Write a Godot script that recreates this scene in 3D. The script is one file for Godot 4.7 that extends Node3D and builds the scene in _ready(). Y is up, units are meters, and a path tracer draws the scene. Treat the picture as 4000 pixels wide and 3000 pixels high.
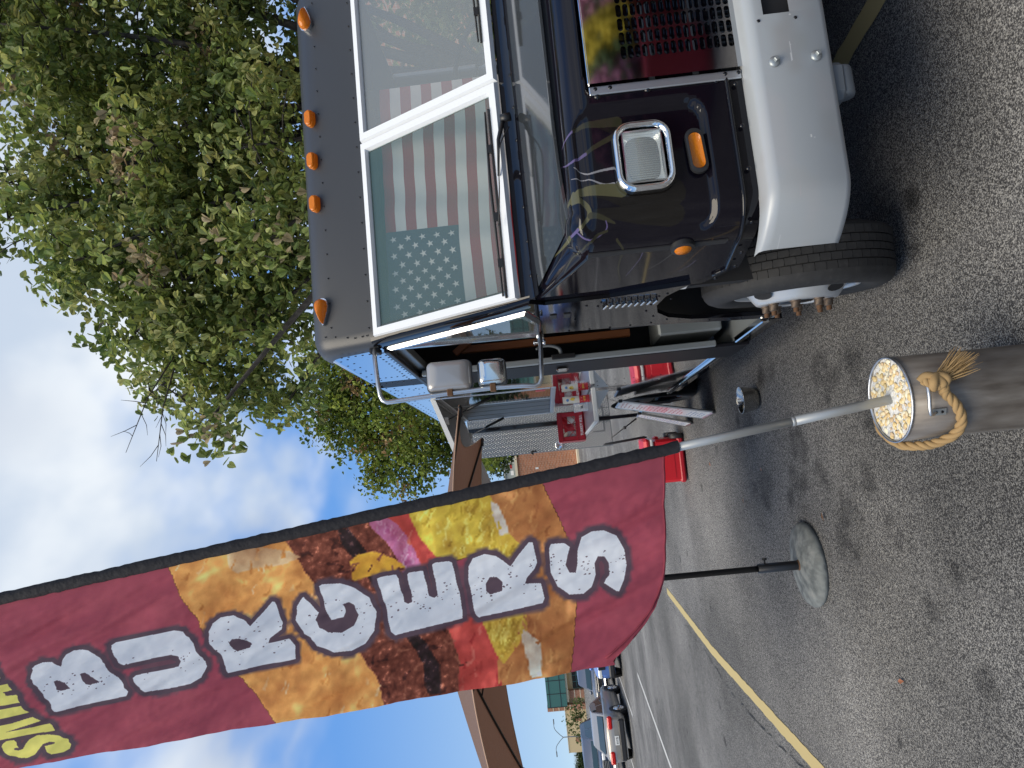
extends Node3D

# ------------------------------------------------------------------ helpers
var used := {}
var M := {}
var rng := RandomNumberGenerator.new()
var rivet_mesh: Mesh


func lin(r: float, g: float, b: float, a := 1.0) -> Color:
	return Color(r, g, b, a).linear_to_srgb()


func mat(called: String, c: Color, rough := 0.6, metal := 0.0, spec := 0.5) -> StandardMaterial3D:
	var m := StandardMaterial3D.new()
	m.resource_name = called
	m.albedo_color = c
	m.roughness = rough
	m.metallic = metal
	m.metallic_specular = spec
	M[called] = m
	return m


func numbered(parent: Node, called: String) -> String:
	var k := str(parent.get_instance_id()) + called
	var n: int = used.get(k, 0)
	used[k] = n + 1
	return called if n == 0 else "%s_%03d" % [called, n]


func tag(o: Node, label := "", category := "", group := "", kind := "") -> Node:
	if label != "":
		o.set_meta("label", label)
	if category != "":
		o.set_meta("category", category)
	if group != "":
		o.set_meta("group", group)
	if kind != "":
		o.set_meta("kind", kind)
	return o


func thing(called: String, label: String, category: String, at := Vector3.ZERO, group := "") -> Node3D:
	var o := Node3D.new()
	o.name = numbered(self, called)
	add_child(o, true)
	o.position = at
	tag(o, label, category, group)
	return o


func shift_of(p: Node) -> Vector3:
	var s := Vector3.ZERO
	while p != self and p is Node3D:
		s += (p as Node3D).position
		p = p.get_parent()
	return s


# shapes are built in world coordinates unless local
func put(called: String, b: Mb, m: Material, parent: Node = null, local := false, label := "") -> MeshInstance3D:
	if parent == null:
		parent = self
	b.st.set_material(m)
	b.st.generate_normals()
	return put_mesh(called, b.st.commit(), parent, Transform3D(), local, label)


func put_mesh(called: String, mesh: Mesh, parent: Node, xf := Transform3D(), local := false, label := "") -> MeshInstance3D:
	var o := MeshInstance3D.new()
	o.mesh = mesh
	o.name = numbered(parent, called)
	parent.add_child(o, true)
	o.transform = xf
	if not local:
		o.position -= shift_of(parent)
	if label != "":
		o.set_meta("label", label)
	return o


class Mb:
	var st := SurfaceTool.new()
	var uv := false

	func _init():
		st.begin(Mesh.PRIMITIVE_TRIANGLES)
		flat()

	func flat() -> Mb:
		st.set_smooth_group(-1)
		return self

	func smooth(n := 1) -> Mb:
		st.set_smooth_group(n)
		return self

	func tri(a: Vector3, b: Vector3, c: Vector3) -> void:
		st.add_vertex(a)
		st.add_vertex(c)
		st.add_vertex(b)

	func quad(a: Vector3, b: Vector3, c: Vector3, d: Vector3) -> void:
		tri(a, b, c)
		tri(a, c, d)

	func face(p: Array, from: Vector3) -> void:   # a convex face turned away from a point
		var n: Vector3 = (p[1] - p[0]).cross(p[2] - p[0])
		if n.dot(p[0] - from) < 0:
			p.reverse()
		for i in range(1, p.size() - 1):
			tri(p[0], p[i], p[i + 1])

	func tquad(p: Array, t: Array) -> void:
		for i in [0, 2, 1, 0, 3, 2]:
			st.set_uv(t[i])
			st.add_vertex(p[i])

	func box(c: Vector3, s: Vector3, ch := 0.0, b := Basis.IDENTITY) -> Mb:
		var h := s / 2
		if ch <= 0:
			for i in 3:
				for sg in [-1.0, 1.0]:
					var q := []
					for k in [[-1, -1], [1, -1], [1, 1], [-1, 1]]:
						var v := Vector3.ZERO
						v[i] = sg * h[i]
						v[(i + 1) % 3] = k[0] * h[(i + 1) % 3]
						v[(i + 2) % 3] = k[1] * h[(i + 2) % 3]
						q.append(c + b * v)
					face(q, c)
			return self
		var P := func(sx: float, sy: float, sz: float, ax: int) -> Vector3:
			var sgn := [sx, sy, sz]
			var v := Vector3.ZERO
			for i in 3:
				v[i] = sgn[i] * (h[i] if i == ax else h[i] - ch)
			return c + b * v
		for i in 3:
			var j := (i + 1) % 3
			var k := (i + 2) % 3
			for s1 in [-1.0, 1.0]:
				var q := []
				for e in [[-1.0, -1.0], [1.0, -1.0], [1.0, 1.0], [-1.0, 1.0]]:
					var sg := [0.0, 0.0, 0.0]
					sg[i] = s1
					sg[j] = e[0]
					sg[k] = e[1]
					q.append(P.call(sg[0], sg[1], sg[2], i))
				face(q, c)
				for s2 in [-1.0, 1.0]:
					var a := [0.0, 0.0, 0.0]
					a[i] = s1
					a[j] = s2
					a[k] = -1.0
					var d := a.duplicate()
					d[k] = 1.0
					face([P.call(a[0], a[1], a[2], i), P.call(d[0], d[1], d[2], i), P.call(d[0], d[1], d[2], j), P.call(a[0], a[1], a[2], j)], c)
		for sx in [-1.0, 1.0]:
			for sy in [-1.0, 1.0]:
				for sz in [-1.0, 1.0]:
					face([P.call(sx, sy, sz, 0), P.call(sx, sy, sz, 1), P.call(sx, sy, sz, 2)], c)
		return self

	func bx(lo: Vector3, hi: Vector3, ch := 0.0) -> Mb:
		return box((lo + hi) / 2, (hi - lo).abs(), ch)

	func frustum(q: Array, n: Vector3, inset := 0.15) -> Mb:   # a bevelled bar on a four-cornered base
		var mid := Vector3.ZERO
		for p in q:
			mid += p / q.size()
		var t := []
		for p in q:
			t.append(p + n + (mid - p) * 0.0)
		# inset across the short way
		var w: Vector3 = (q[3] - q[0]) * inset
		var w2: Vector3 = (q[2] - q[1]) * inset
		t[0] += w
		t[3] -= w
		t[1] += w2
		t[2] -= w2
		var cen := mid + n * 0.5
		face(t.duplicate(), cen)
		for i in 4:
			face([q[i], q[(i + 1) % 4], t[(i + 1) % 4], t[i]], cen)
		return self

	func grid(nu: int, nv: int, f: Callable, with_uv := false) -> Mb:
		var P := []
		for j in nv + 1:
			var row := []
			for i in nu + 1:
				row.append(f.call(float(i) / nu, float(j) / nv))
			P.append(row)
		for j in nv:
			for i in nu:
				var q := [P[j][i], P[j][i + 1], P[j + 1][i + 1], P[j + 1][i]]
				if with_uv:
					var u0 := float(i) / nu
					var u1 := float(i + 1) / nu
					var v0 := float(j) / nv
					var v1 := float(j + 1) / nv
					tquad(q, [Vector2(u0, v0), Vector2(u1, v0), Vector2(u1, v1), Vector2(u0, v1)])
				else:
					quad(q[0], q[1], q[2], q[3])
		return self

	func tube(path: Array, r, seg := 8, cap := true) -> Mb:
		var n := path.size()
		var rings := []
		var up := Vector3.UP
		var d0: Vector3 = (path[1] - path[0]).normalized()
		if absf(d0.dot(up)) > 0.9:
			up = Vector3.RIGHT
		var side := d0.cross(up).normalized()
		for i in n:
			var d: Vector3 = (path[mini(i + 1, n - 1)] - path[maxi(i - 1, 0)]).normalized()
			side = (side - d * side.dot(d)).normalized()
			var u := d.cross(side)
			var rad: float = r[i] if r is Array else r
			var ring := []
			for k in seg:
				var a := TAU * k / seg
				ring.append(path[i] + (side * cos(a) + u * sin(a)) * rad)
			rings.append(ring)
		for i in n - 1:
			for k in seg:
				var k2 := (k + 1) % seg
				quad(rings[i][k], rings[i][k2], rings[i + 1][k2], rings[i + 1][k])
		if cap:
			for e in [0, n - 1]:
				for k in seg:
					var p := [path[e], rings[e][k], rings[e][(k + 1) % seg]]
					face(p, path[1] if e == 0 else path[n - 2])
		return self

	# profile: Vector2(radius, height along the axis)
	func lathe(o: Vector3, axis: Vector3, profile: Array, seg := 24, hard := false) -> Mb:
		var up := Vector3.UP if absf(axis.dot(Vector3.UP)) < 0.9 else Vector3.RIGHT
		var sx := axis.cross(up).normalized()
		var sy := axis.cross(sx).normalized()
		for i in profile.size() - 1:
			if hard:
				smooth(100 + i)
			var a: Vector2 = profile[i]
			var b: Vector2 = profile[i + 1]
			for k in seg:
				var d1 := sx * cos(TAU * k / seg) + sy * sin(TAU * k / seg)
				var d2 := sx * cos(TAU * (k + 1) / seg) + sy * sin(TAU * (k + 1) / seg)
				var p := [o + d1 * a.x + axis * a.y, o + d2 * a.x + axis * a.y, o + d2 * b.x + axis * b.y, o + d1 * b.x + axis * b.y]
				if a.x < 1e-6:
					tri(p[0], p[2], p[3])
				elif b.x < 1e-6:
					tri(p[0], p[1], p[2])
				else:
					quad(p[0], p[1], p[2], p[3])
		return self

	# a flat polygon given in a plane, thickened along n
	func plate(poly: Array, f: Callable, n: Vector3) -> Mb:
		var pk := PackedVector2Array(poly)
		var t := Geometry2D.triangulate_polygon(pk)
		var mid := Vector3.ZERO
		for p in poly:
			mid += f.call(p) / poly.size()
		for i in range(0, t.size(), 3):
			var q := [f.call(pk[t[i]]), f.call(pk[t[i + 1]]), f.call(pk[t[i + 2]])]
			face(q, q[0] - n)
			var q2 := [q[0] - n, q[1] - n, q[2] - n]
			face(q2, q2[0] + n)
		for i in poly.size():
			var a: Vector3 = f.call(poly[i])
			var b: Vector3 = f.call(poly[(i + 1) % poly.size()])
			quad(a, b, b - n, a - n)
		return self

	func ball(c: Vector3, r: Vector3, seg := 12, rings := 8, b := Basis.IDENTITY, from := -0.5) -> Mb:
		for j in rings:
			for i in seg:
				var q := []
				for e in [[i, j], [i + 1, j], [i + 1, j + 1], [i, j + 1]]:
					var th: float = TAU * e[0] / seg
					var ph: float = PI * (from + (0.5 - from) * e[1] / rings)
					q.append(c + b * (Vector3(cos(th) * cos(ph), sin(ph), sin(th) * cos(ph)) * r))
				quad(q[0], q[1], q[2], q[3])
		return self


func arc(c: Vector2, r: Vector2, a0: float, a1: float, n: int) -> Array:
	var out := []
	for i in n + 1:
		var a := deg_to_rad(lerpf(a0, a1, float(i) / n))
		out.append(c + Vector2(cos(a), sin(a)) * r)
	return out


func round_rect(w: float, h: float, r: float, n := 4) -> Array:
	var out := []
	for k in 4:
		var c := Vector2((w / 2 - r) * (1 if k in [0, 3] else -1), (h / 2 - r) * (1 if k in [0, 1] else -1))
		out.append_array(arc(c, Vector2(r, r), k * 90.0, k * 90.0 + 90.0, n))
	return out


func spline(p: Array, n := 6) -> Array:
	var out := []
	for i in p.size() - 1:
		var a = p[maxi(i - 1, 0)]
		var d = p[mini(i + 2, p.size() - 1)]
		for k in n:
			out.append(p[i].cubic_interpolate(p[i + 1], a, d, float(k) / n))
	out.append(p[-1])
	return out


func fill_poly(im: Image, pts: Array, c: Color) -> void:
	var lo := 1e9
	var hi := -1e9
	for p in pts:
		lo = minf(lo, p.y)
		hi = maxf(hi, p.y)
	for y in range(maxi(0, int(floor(lo))), mini(im.get_height() - 1, int(ceil(hi))) + 1):
		var yc := y + 0.5
		var xs := []
		for i in pts.size():
			var a: Vector2 = pts[i]
			var b: Vector2 = pts[(i + 1) % pts.size()]
			if (a.y <= yc) != (b.y <= yc):
				xs.append(a.x + (yc - a.y) / (b.y - a.y) * (b.x - a.x))
		xs.sort()
		for i in range(0, xs.size() - 1, 2):
			var x0 := int(round(xs[i]))
			var x1 := int(round(xs[i + 1]))
			if x1 > x0:
				im.fill_rect(Rect2i(x0, y, x1 - x0, 1), c)


func stroke(im: Image, pts: Array, w0: float, w1: float, c: Color) -> void:   # a tapering painted line
	for i in pts.size() - 1:
		var a: Vector2 = pts[i]
		var b: Vector2 = pts[i + 1]
		var n := (b - a).orthogonal().normalized()
		var ra := lerpf(w0, w1, float(i) / (pts.size() - 1)) / 2
		var rb := lerpf(w0, w1, float(i + 1) / (pts.size() - 1)) / 2
		fill_poly(im, [a + n * ra, b + n * rb, b - n * rb, a - n * ra], c)


func noise_tex(size: int, freq: float, kind: int, ramp: Array, seed_ := 1, octaves := 4, normal := 0.0) -> NoiseTexture2D:
	var n := FastNoiseLite.new()
	n.seed = seed_
	n.noise_type = kind as FastNoiseLite.NoiseType
	n.frequency = freq
	n.fractal_octaves = octaves
	if octaves <= 1:
		n.fractal_type = FastNoiseLite.FRACTAL_NONE
	var t := NoiseTexture2D.new()
	t.width = size
	t.height = size
	t.seamless = true
	t.noise = n
	if normal > 0:
		t.as_normal_map = true
		t.bump_strength = normal
	elif ramp.size():
		var g := Gradient.new()
		var off := PackedFloat32Array()
		var col := PackedColorArray()
		for r in ramp:
			off.append(r[0])
			col.append(r[1])
		g.offsets = off
		g.colors = col
		t.color_ramp = g
	return t


func tri_map(m: StandardMaterial3D, scale: float, world := false) -> void:
	m.uv1_triplanar = true
	m.uv1_world_triplanar = world
	m.uv1_scale = Vector3.ONE * scale


func rivet(parent: Node, at: Vector3, n: Vector3, s := 1.0) -> void:
	var x := n.cross(Vector3.UP if absf(n.y) < 0.9 else Vector3.RIGHT).normalized()
	put_mesh("rivet", rivet_mesh, parent, Transform3D(Basis(x, n, x.cross(n)).scaled(Vector3.ONE * s), at))


func gy(z: float) -> float:   # the lot falls away towards the far parking rows
	if z > -8.0:
		return 0.0
	if z < -26.0:
		return -0.63
	return (z + 8.0) * 0.035


func _ready() -> void:
	rng.seed = 20231
	# ---------------------------------------------------------------- camera, sky, sun, exposure
	var cam := Camera3D.new()
	cam.name = "camera"
	add_child(cam)
	# held upright: the long side of the picture runs from the sky down to the ground
	cam.transform = Transform3D(Basis(Vector3(-0.096143, -0.994084, -0.050529), Vector3(0.984746, -0.102391, 0.140681), Vector3(-0.145022, -0.036233, 0.988765)), Vector3(0, 1.6, 0))
	cam.fov = 57.75
	cam.near = 0.05
	cam.far = 600.0
	cam.current = true
	var env := Environment.new()
	env.background_mode = Environment.BG_SKY
	env.tonemap_mode = Environment.TONE_MAPPER_LINEAR
	env.tonemap_exposure = 1.4
	env.sdfgi_enabled = true
	env.ssao_enabled = true
	env.ssil_enabled = true
	var sky := Sky.new()
	var pano := PanoramaSkyMaterial.new()
	pano.panorama = sky_picture()
	sky.sky_material = pano
	env.sky = sky
	var we := WorldEnvironment.new()
	we.name = "world_environment"
	we.environment = env
	add_child(we)
	var sun := DirectionalLight3D.new()
	sun.name = "sun"
	sun.light_energy = 0.85
	sun.light_color = Color(1.0, 0.95, 0.86)
	sun.light_angular_distance = 45.0
	sun.shadow_enabled = true
	add_child(sun)
	sun.look_at_from_position(Vector3.ZERO, -Vector3(-0.34, 0.82, 0.3), Vector3.UP)

	var rb := Mb.new().smooth()
	rb.lathe(Vector3.ZERO, Vector3.UP, [Vector2(0.0075, 0.0), Vector2(0.006, 0.003), Vector2(0.0, 0.0045)], 7)
	rb.st.generate_normals()
	materials()
	rb.st.set_material(M.black_paint)
	rivet_mesh = rb.st.commit()
	ground()
	far_buildings()
	trees()
	parked_cars()
	truck()
	banner()
	umbrella()
	small_things()


func sky_picture() -> ImageTexture:
	var w := 1536
	var h := 768
	var n := FastNoiseLite.new()
	n.seed = 11
	n.noise_type = FastNoiseLite.TYPE_SIMPLEX_SMOOTH
	n.frequency = 1.0
	n.fractal_octaves = 6
	n.fractal_gain = 0.52
	var n2 := FastNoiseLite.new()
	n2.seed = 5
	n2.frequency = 1.0
	n2.fractal_octaves = 3
	var im := Image.create(w, h, false, Image.FORMAT_RGBF)
	var top := Vector3(0.095, 0.25, 0.58)
	var low := Vector3(0.40, 0.545, 0.66)
	for y in h / 2:
		var el := PI / 2 - PI * (y + 0.5) / h
		var se := sin(el)
		var ce := cos(el)
		var deg := rad_to_deg(el)
		var blue := low.lerp(top, pow(clampf(se / 0.32, 0.0, 1.0), 0.62))
		for x in w:
			var az := TAU * ((x + 0.5) / w - 0.5)
			var d := Vector3(sin(az) * ce, se, -cos(az) * ce)
			var q := d / (se + 0.10)
			var p := Vector3(q.x * 0.9 + q.z * 0.25, q.z * 0.55 - q.x * 0.2, 3.0)
			var edge := n2.get_noise_3d(d.x * 2.6, 4.0 + se * 2.0, d.z * 2.6)
			var cover := smoothstep(16.2, 20.5, deg + edge * 5.0)
			var c := blue
			if cover > 0.0:
				var f := n.get_noise_3d(p.x, p.y, p.z)
				var g := n2.get_noise_3d(p.x * 0.55 + 7.0, p.y * 0.55, 1.0)
				var thick := smoothstep(-0.30, 0.24, f * 1.1 + g * 0.5 + 0.06 + 0.26 * (1.0 - smoothstep(21.0, 33.0, deg)) - 0.16 * smoothstep(36.0, 58.0, deg))
				var white := Vector3(0.43, 0.50, 0.60).lerp(Vector3(0.62, 0.66, 0.705), smoothstep(-0.2, 0.3, n.get_noise_3d(p.x * 1.7, p.y * 1.7, 9.0)))
				var grey := smoothstep(0.05, 0.5, n2.get_noise_3d(p.x * 0.8, p.y * 0.8, 21.0))
				white = white.lerp(Vector3(0.31, 0.37, 0.48), grey * 0.9)
				c = blue.lerp(white, thick * cover)
			im.set_pixel(x, y, Color(c.x, c.y, c.z))
	im.fill_rect(Rect2i(0, h / 2, w, h - h / 2), Color(0.16, 0.16, 0.155))
	return ImageTexture.create_from_image(im)


func materials() -> void:
	mat("black_paint", lin(0.005, 0.005, 0.007), 0.05, 0.0, 0.45)
	mat("grille_steel", lin(0.50, 0.50, 0.50), 0.06, 1.0)
	mat("bonnet_paint", lin(0.030, 0.034, 0.037), 0.07, 0.0, 0.72)
	mat("satin_black", lin(0.035, 0.037, 0.041), 0.42)
	mat("door_paint", lin(0.012, 0.012, 0.015), 0.45, 0.0, 0.25)
	mat("shutter_grey", lin(0.16, 0.16, 0.155), 0.5, 0.3)
	mat("tread_plate", lin(0.24, 0.26, 0.27), 0.45, 0.7)
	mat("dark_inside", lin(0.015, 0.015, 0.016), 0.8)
	var mir := mat("polished_metal", lin(0.80, 0.82, 0.84), 0.05, 1.0)
	mir.normal_enabled = true
	mir.normal_texture = noise_tex(256, 0.012, 1, [], 4, 2, 3.0)
	mir.normal_scale = 0.035
	tri_map(mir, 0.7)
	mat("chrome", lin(0.78, 0.79, 0.80), 0.06, 1.0)
	mat("frame_chrome", lin(0.58, 0.60, 0.62), 0.16, 1.0)
	mat("aluminium", lin(0.62, 0.63, 0.64), 0.35, 1.0)
	mat("dull_aluminium", lin(0.42, 0.43, 0.42), 0.5, 0.7)
	mat("white_frame", lin(0.80, 0.82, 0.83), 0.35, 0.0, 0.5)
	mat("white_paint", lin(0.75, 0.76, 0.74), 0.5)
	mat("bumper_paint", lin(0.42, 0.45, 0.47), 0.38, 0.1)
	var bump := bumper_picture()
	M.bumper_paint.albedo_color = Color.WHITE
	M.bumper_paint.albedo_texture = bump
	tri_map(M.bumper_paint, 0.4)
	var amber := mat("amber_lens", lin(0.75, 0.22, 0.01), 0.12)
	amber.backlight_enabled = true
	amber.backlight = lin(0.5, 0.16, 0.01)
	amber.heightmap_enabled = true
	amber.heightmap_scale = 0.15
	amber.heightmap_texture = noise_tex(128, 0.09, 2, [], 3, 1)
	tri_map(amber, 12.0)
	var glass := mat("glass", lin(0.55, 0.62, 0.60, 0.10), 0.02)
	glass.transparency = BaseMaterial3D.TRANSPARENCY_ALPHA
	var dusty := mat("dusty_glass", lin(0.40, 0.44, 0.45, 0.42), 0.02)
	dusty.transparency = BaseMaterial3D.TRANSPARENCY_ALPHA
	var tint := mat("tinted_glass", lin(0.20, 0.33, 0.31, 0.28), 0.02)
	tint.transparency = BaseMaterial3D.TRANSPARENCY_ALPHA
	var lens := mat("lamp_glass", lin(0.74, 0.82, 0.79, 0.28), 0.04)
	lens.transparency = BaseMaterial3D.TRANSPARENCY_ALPHA
	lens.clearcoat_enabled = true
	mat("reflector", lin(0.80, 0.85, 0.83), 0.2, 0.35)
	mat("dark_glass", lin(0.012, 0.014, 0.015), 0.03)
	var rub := mat("rubber", lin(0.022, 0.022, 0.023), 0.75)
	rub.albedo_color = Color.WHITE
	rub.albedo_texture = noise_tex(256, 0.03, 1, [[0.0, lin(0.018, 0.018, 0.019)], [0.7, lin(0.027, 0.027, 0.027)], [1.0, lin(0.055, 0.053, 0.052)]], 6, 5)
	tri_map(rub, 3.0)
	mat("black_plastic", lin(0.02, 0.02, 0.021), 0.5)
	mat("wheel_paint", lin(0.52, 0.54, 0.55), 0.32, 0.3)
	mat("rust", lin(0.13, 0.065, 0.03), 0.8)
	mat("nut_steel", lin(0.16, 0.12, 0.09), 0.55, 0.5)
	mat("galvanized", lin(0.33, 0.36, 0.37), 0.45, 0.6)
	mat("wood", lin(0.28, 0.10, 0.035), 0.5)
	mat("cast_grey", lin(0.11, 0.125, 0.14), 0.6)
	var st := mat("brushed_steel", lin(0.72, 0.72, 0.70), 0.16, 1.0)
	st.roughness = 1.0
	st.roughness_texture = noise_tex(256, 0.02, 1, [[0.0, Color(0.10, 0.10, 0.10)], [1.0, Color(0.26, 0.26, 0.26)]], 12, 4)
	st.normal_enabled = true
	st.normal_texture = noise_tex(256, 0.01, 1, [], 14, 2, 3.0)
	st.normal_scale = 0.05
	tri_map(st, 1.5)
	mat("bowl_steel", lin(0.50, 0.49, 0.46), 0.22, 1.0)
	mat("mirror_back", lin(0.46, 0.44, 0.42), 0.36, 0.55)
	mat("bag_white", lin(0.66, 0.64, 0.58), 0.3)
	mat("bag_red", lin(0.50, 0.02, 0.03), 0.3)
	mat("bag_yellow", lin(0.70, 0.50, 0.06), 0.3)
	mat("bag_blue", lin(0.10, 0.25, 0.55), 0.3)
	mat("red_plastic", lin(0.56, 0.012, 0.022), 0.35)
	mat("dark_red_plastic", lin(0.42, 0.008, 0.02), 0.35)
	mat("light_grey_plastic", lin(0.55, 0.55, 0.54), 0.4)
	var cl := mat("clear_plastic", lin(0.9, 0.92, 0.93, 0.14), 0.05)
	cl.transparency = BaseMaterial3D.TRANSPARENCY_ALPHA
	var fab := mat("umbrella_cloth", lin(0.135, 0.082, 0.062), 0.9)
	fab.backlight_enabled = true
	fab.backlight = lin(0.10, 0.05, 0.032)
	fab.heightmap_enabled = true
	fab.heightmap_scale = 0.3
	fab.heightmap_texture = noise_tex(256, 0.02, 1, [], 18, 4)
	tri_map(fab, 2.0)
	mat("umbrella_edge", lin(0.5, 0.32, 0.22), 0.9)
	mat("black_metal", lin(0.012, 0.012, 0.013), 0.4)
	var slv := mat("black_sleeve", lin(0.014, 0.014, 0.018), 0.85)
	slv.heightmap_enabled = true
	slv.heightmap_scale = 0.2
	slv.heightmap_texture = noise_tex(256, 0.03, 1, [], 33, 4)
	tri_map(slv, 5.0)
	mat("pole_metal", lin(0.42, 0.43, 0.42), 0.42, 0.6)
	var con := mat("concrete", Color.WHITE, 0.9)
	con.albedo_texture = noise_tex(256, 0.016, 1, [[0.0, lin(0.07, 0.08, 0.08)], [0.38, lin(0.14, 0.152, 0.147)], [0.6, lin(0.215, 0.23, 0.22)], [1.0, lin(0.30, 0.30, 0.275)]], 21, 5)
	con.heightmap_enabled = true
	con.heightmap_scale = 0.3
	con.heightmap_texture = noise_tex(256, 0.06, 1, [], 22, 4)
	tri_map(con, 2.2)
	var can := mat("worn_steel", Color.WHITE, 0.5, 0.35)
	can.albedo_texture = noise_tex(512, 0.012, 1, [[0.0, lin(0.09, 0.076, 0.064)], [0.4, lin(0.165, 0.145, 0.125)], [0.7, lin(0.22, 0.20, 0.177)], [1.0, lin(0.32, 0.30, 0.275)]], 24, 6)
	can.uv1_triplanar = true
	can.uv1_scale = Vector3(3.2, 0.7, 3.2)
	can.heightmap_enabled = true
	can.heightmap_scale = 0.25
	can.heightmap_texture = noise_tex(256, 0.02, 1, [], 25, 4)
	var cem := mat("cement", Color.WHITE, 0.9)
	cem.albedo_texture = noise_tex(256, 0.03, 1, [[0.0, lin(0.42, 0.41, 0.36)], [0.4, lin(0.62, 0.61, 0.57)], [1.0, lin(0.74, 0.73, 0.70)]], 41, 5)
	cem.heightmap_enabled = true
	cem.heightmap_scale = 0.8
	cem.heightmap_texture = noise_tex(256, 0.035, 1, [], 42, 4)
	tri_map(cem, 5.0)
	mat("pebble", Color.WHITE, 0.6).vertex_color_use_as_albedo = true
	mat("rope", lin(0.33, 0.215, 0.095), 0.95)
	var brk := mat("far_brick", Color.WHITE, 0.9)
	brk.albedo_texture = brick_picture()
	brk.uv1_triplanar = true
	brk.uv1_world_triplanar = true
	brk.uv1_scale = Vector3.ONE / 1.6
	mat("cream_wall", lin(0.60, 0.47, 0.27), 0.9)
	mat("cream_trim", lin(0.66, 0.57, 0.42), 0.9)
	mat("green_metal", lin(0.045, 0.14, 0.125), 0.45)
	mat("grey_siding", lin(0.30, 0.34, 0.33), 0.8)
	mat("bark", Color.WHITE, 0.95)
	M.bark.albedo_texture = noise_tex(256, 0.03, 1, [[0.0, lin(0.02, 0.018, 0.016)], [0.6, lin(0.055, 0.048, 0.042)], [1.0, lin(0.11, 0.10, 0.09)]], 51, 5)
	M.bark.uv1_triplanar = true
	M.bark.uv1_scale = Vector3(4, 1.5, 4)
	var leaf := mat("leaf", Color.WHITE, 0.5)
	leaf.vertex_color_use_as_albedo = true
	leaf.backlight_enabled = true
	leaf.backlight = Color(0.95, 0.95, 0.95)
	mat("yellow_line_paint", lin(0.44, 0.35, 0.16), 0.9)
	mat("white_line_paint", lin(0.5, 0.5, 0.48), 0.9)


func bumper_picture() -> ImageTexture:
	# silver paint with scuffs, chips and a few pink rubs
	var im := Image.create(1024, 1024, false, Image.FORMAT_RGBA8)
	im.fill(lin(0.365, 0.39, 0.405))
	var r := RandomNumberGenerator.new()
	r.seed = 29
	for k in 220:
		var c := Vector2(r.randf() * 1024, r.randf() * 1024)
		var v := r.randf_range(0.345, 0.41)
		fill_poly(im, arc(c, Vector2(r.randf_range(10, 60), r.randf_range(6, 26)), 0, 340, 14), lin(v * 0.97, v, v * 1.02))
	im.resize(72, 72, Image.INTERPOLATE_BILINEAR)
	im.resize(1024, 1024, Image.INTERPOLATE_CUBIC)
	for k in 90:
		var c := Vector2(r.randf() * 1024, r.randf() * 1024)
		stroke(im, [c, c + Vector2(r.randf_range(6, 26), r.randf_range(-2, 2)), c + Vector2(r.randf_range(28, 44), r.randf_range(-3, 3))], r.randf_range(0.5, 2.2), 0.3, lin(0.55, 0.40, 0.44) if k % 2 == 0 else lin(0.62, 0.63, 0.63))
	for k in 110:
		var c := Vector2(r.randf() * 1024, r.randf() * 1024)
		fill_poly(im, arc(c, Vector2(r.randf_range(0.6, 2.2), r.randf_range(0.6, 2.0)), 0, 320, 7), lin(0.68, 0.68, 0.66) if k % 3 else lin(0.2, 0.2, 0.2))
	return ImageTexture.create_from_image(im)


func brick_picture() -> ImageTexture:
	var im := Image.create(256, 256, false, Image.FORMAT_RGB8)
	im.fill(lin(0.42, 0.34, 0.27))
	var r := RandomNumberGenerator.new()
	r.seed = 3
	for row in 16:
		for k in 6:
			var x := k * 43 + (21 if row % 2 else 0)
			var v := r.randf_range(0.8, 1.2)
			var c := lin(0.36 * v, 0.14 * v, 0.07 * v)
			for xx in [x, x - 258]:
				im.fill_rect(Rect2i(xx + 1, row * 16 + 1, 40, 13), c)
	return ImageTexture.create_from_image(im)


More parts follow.
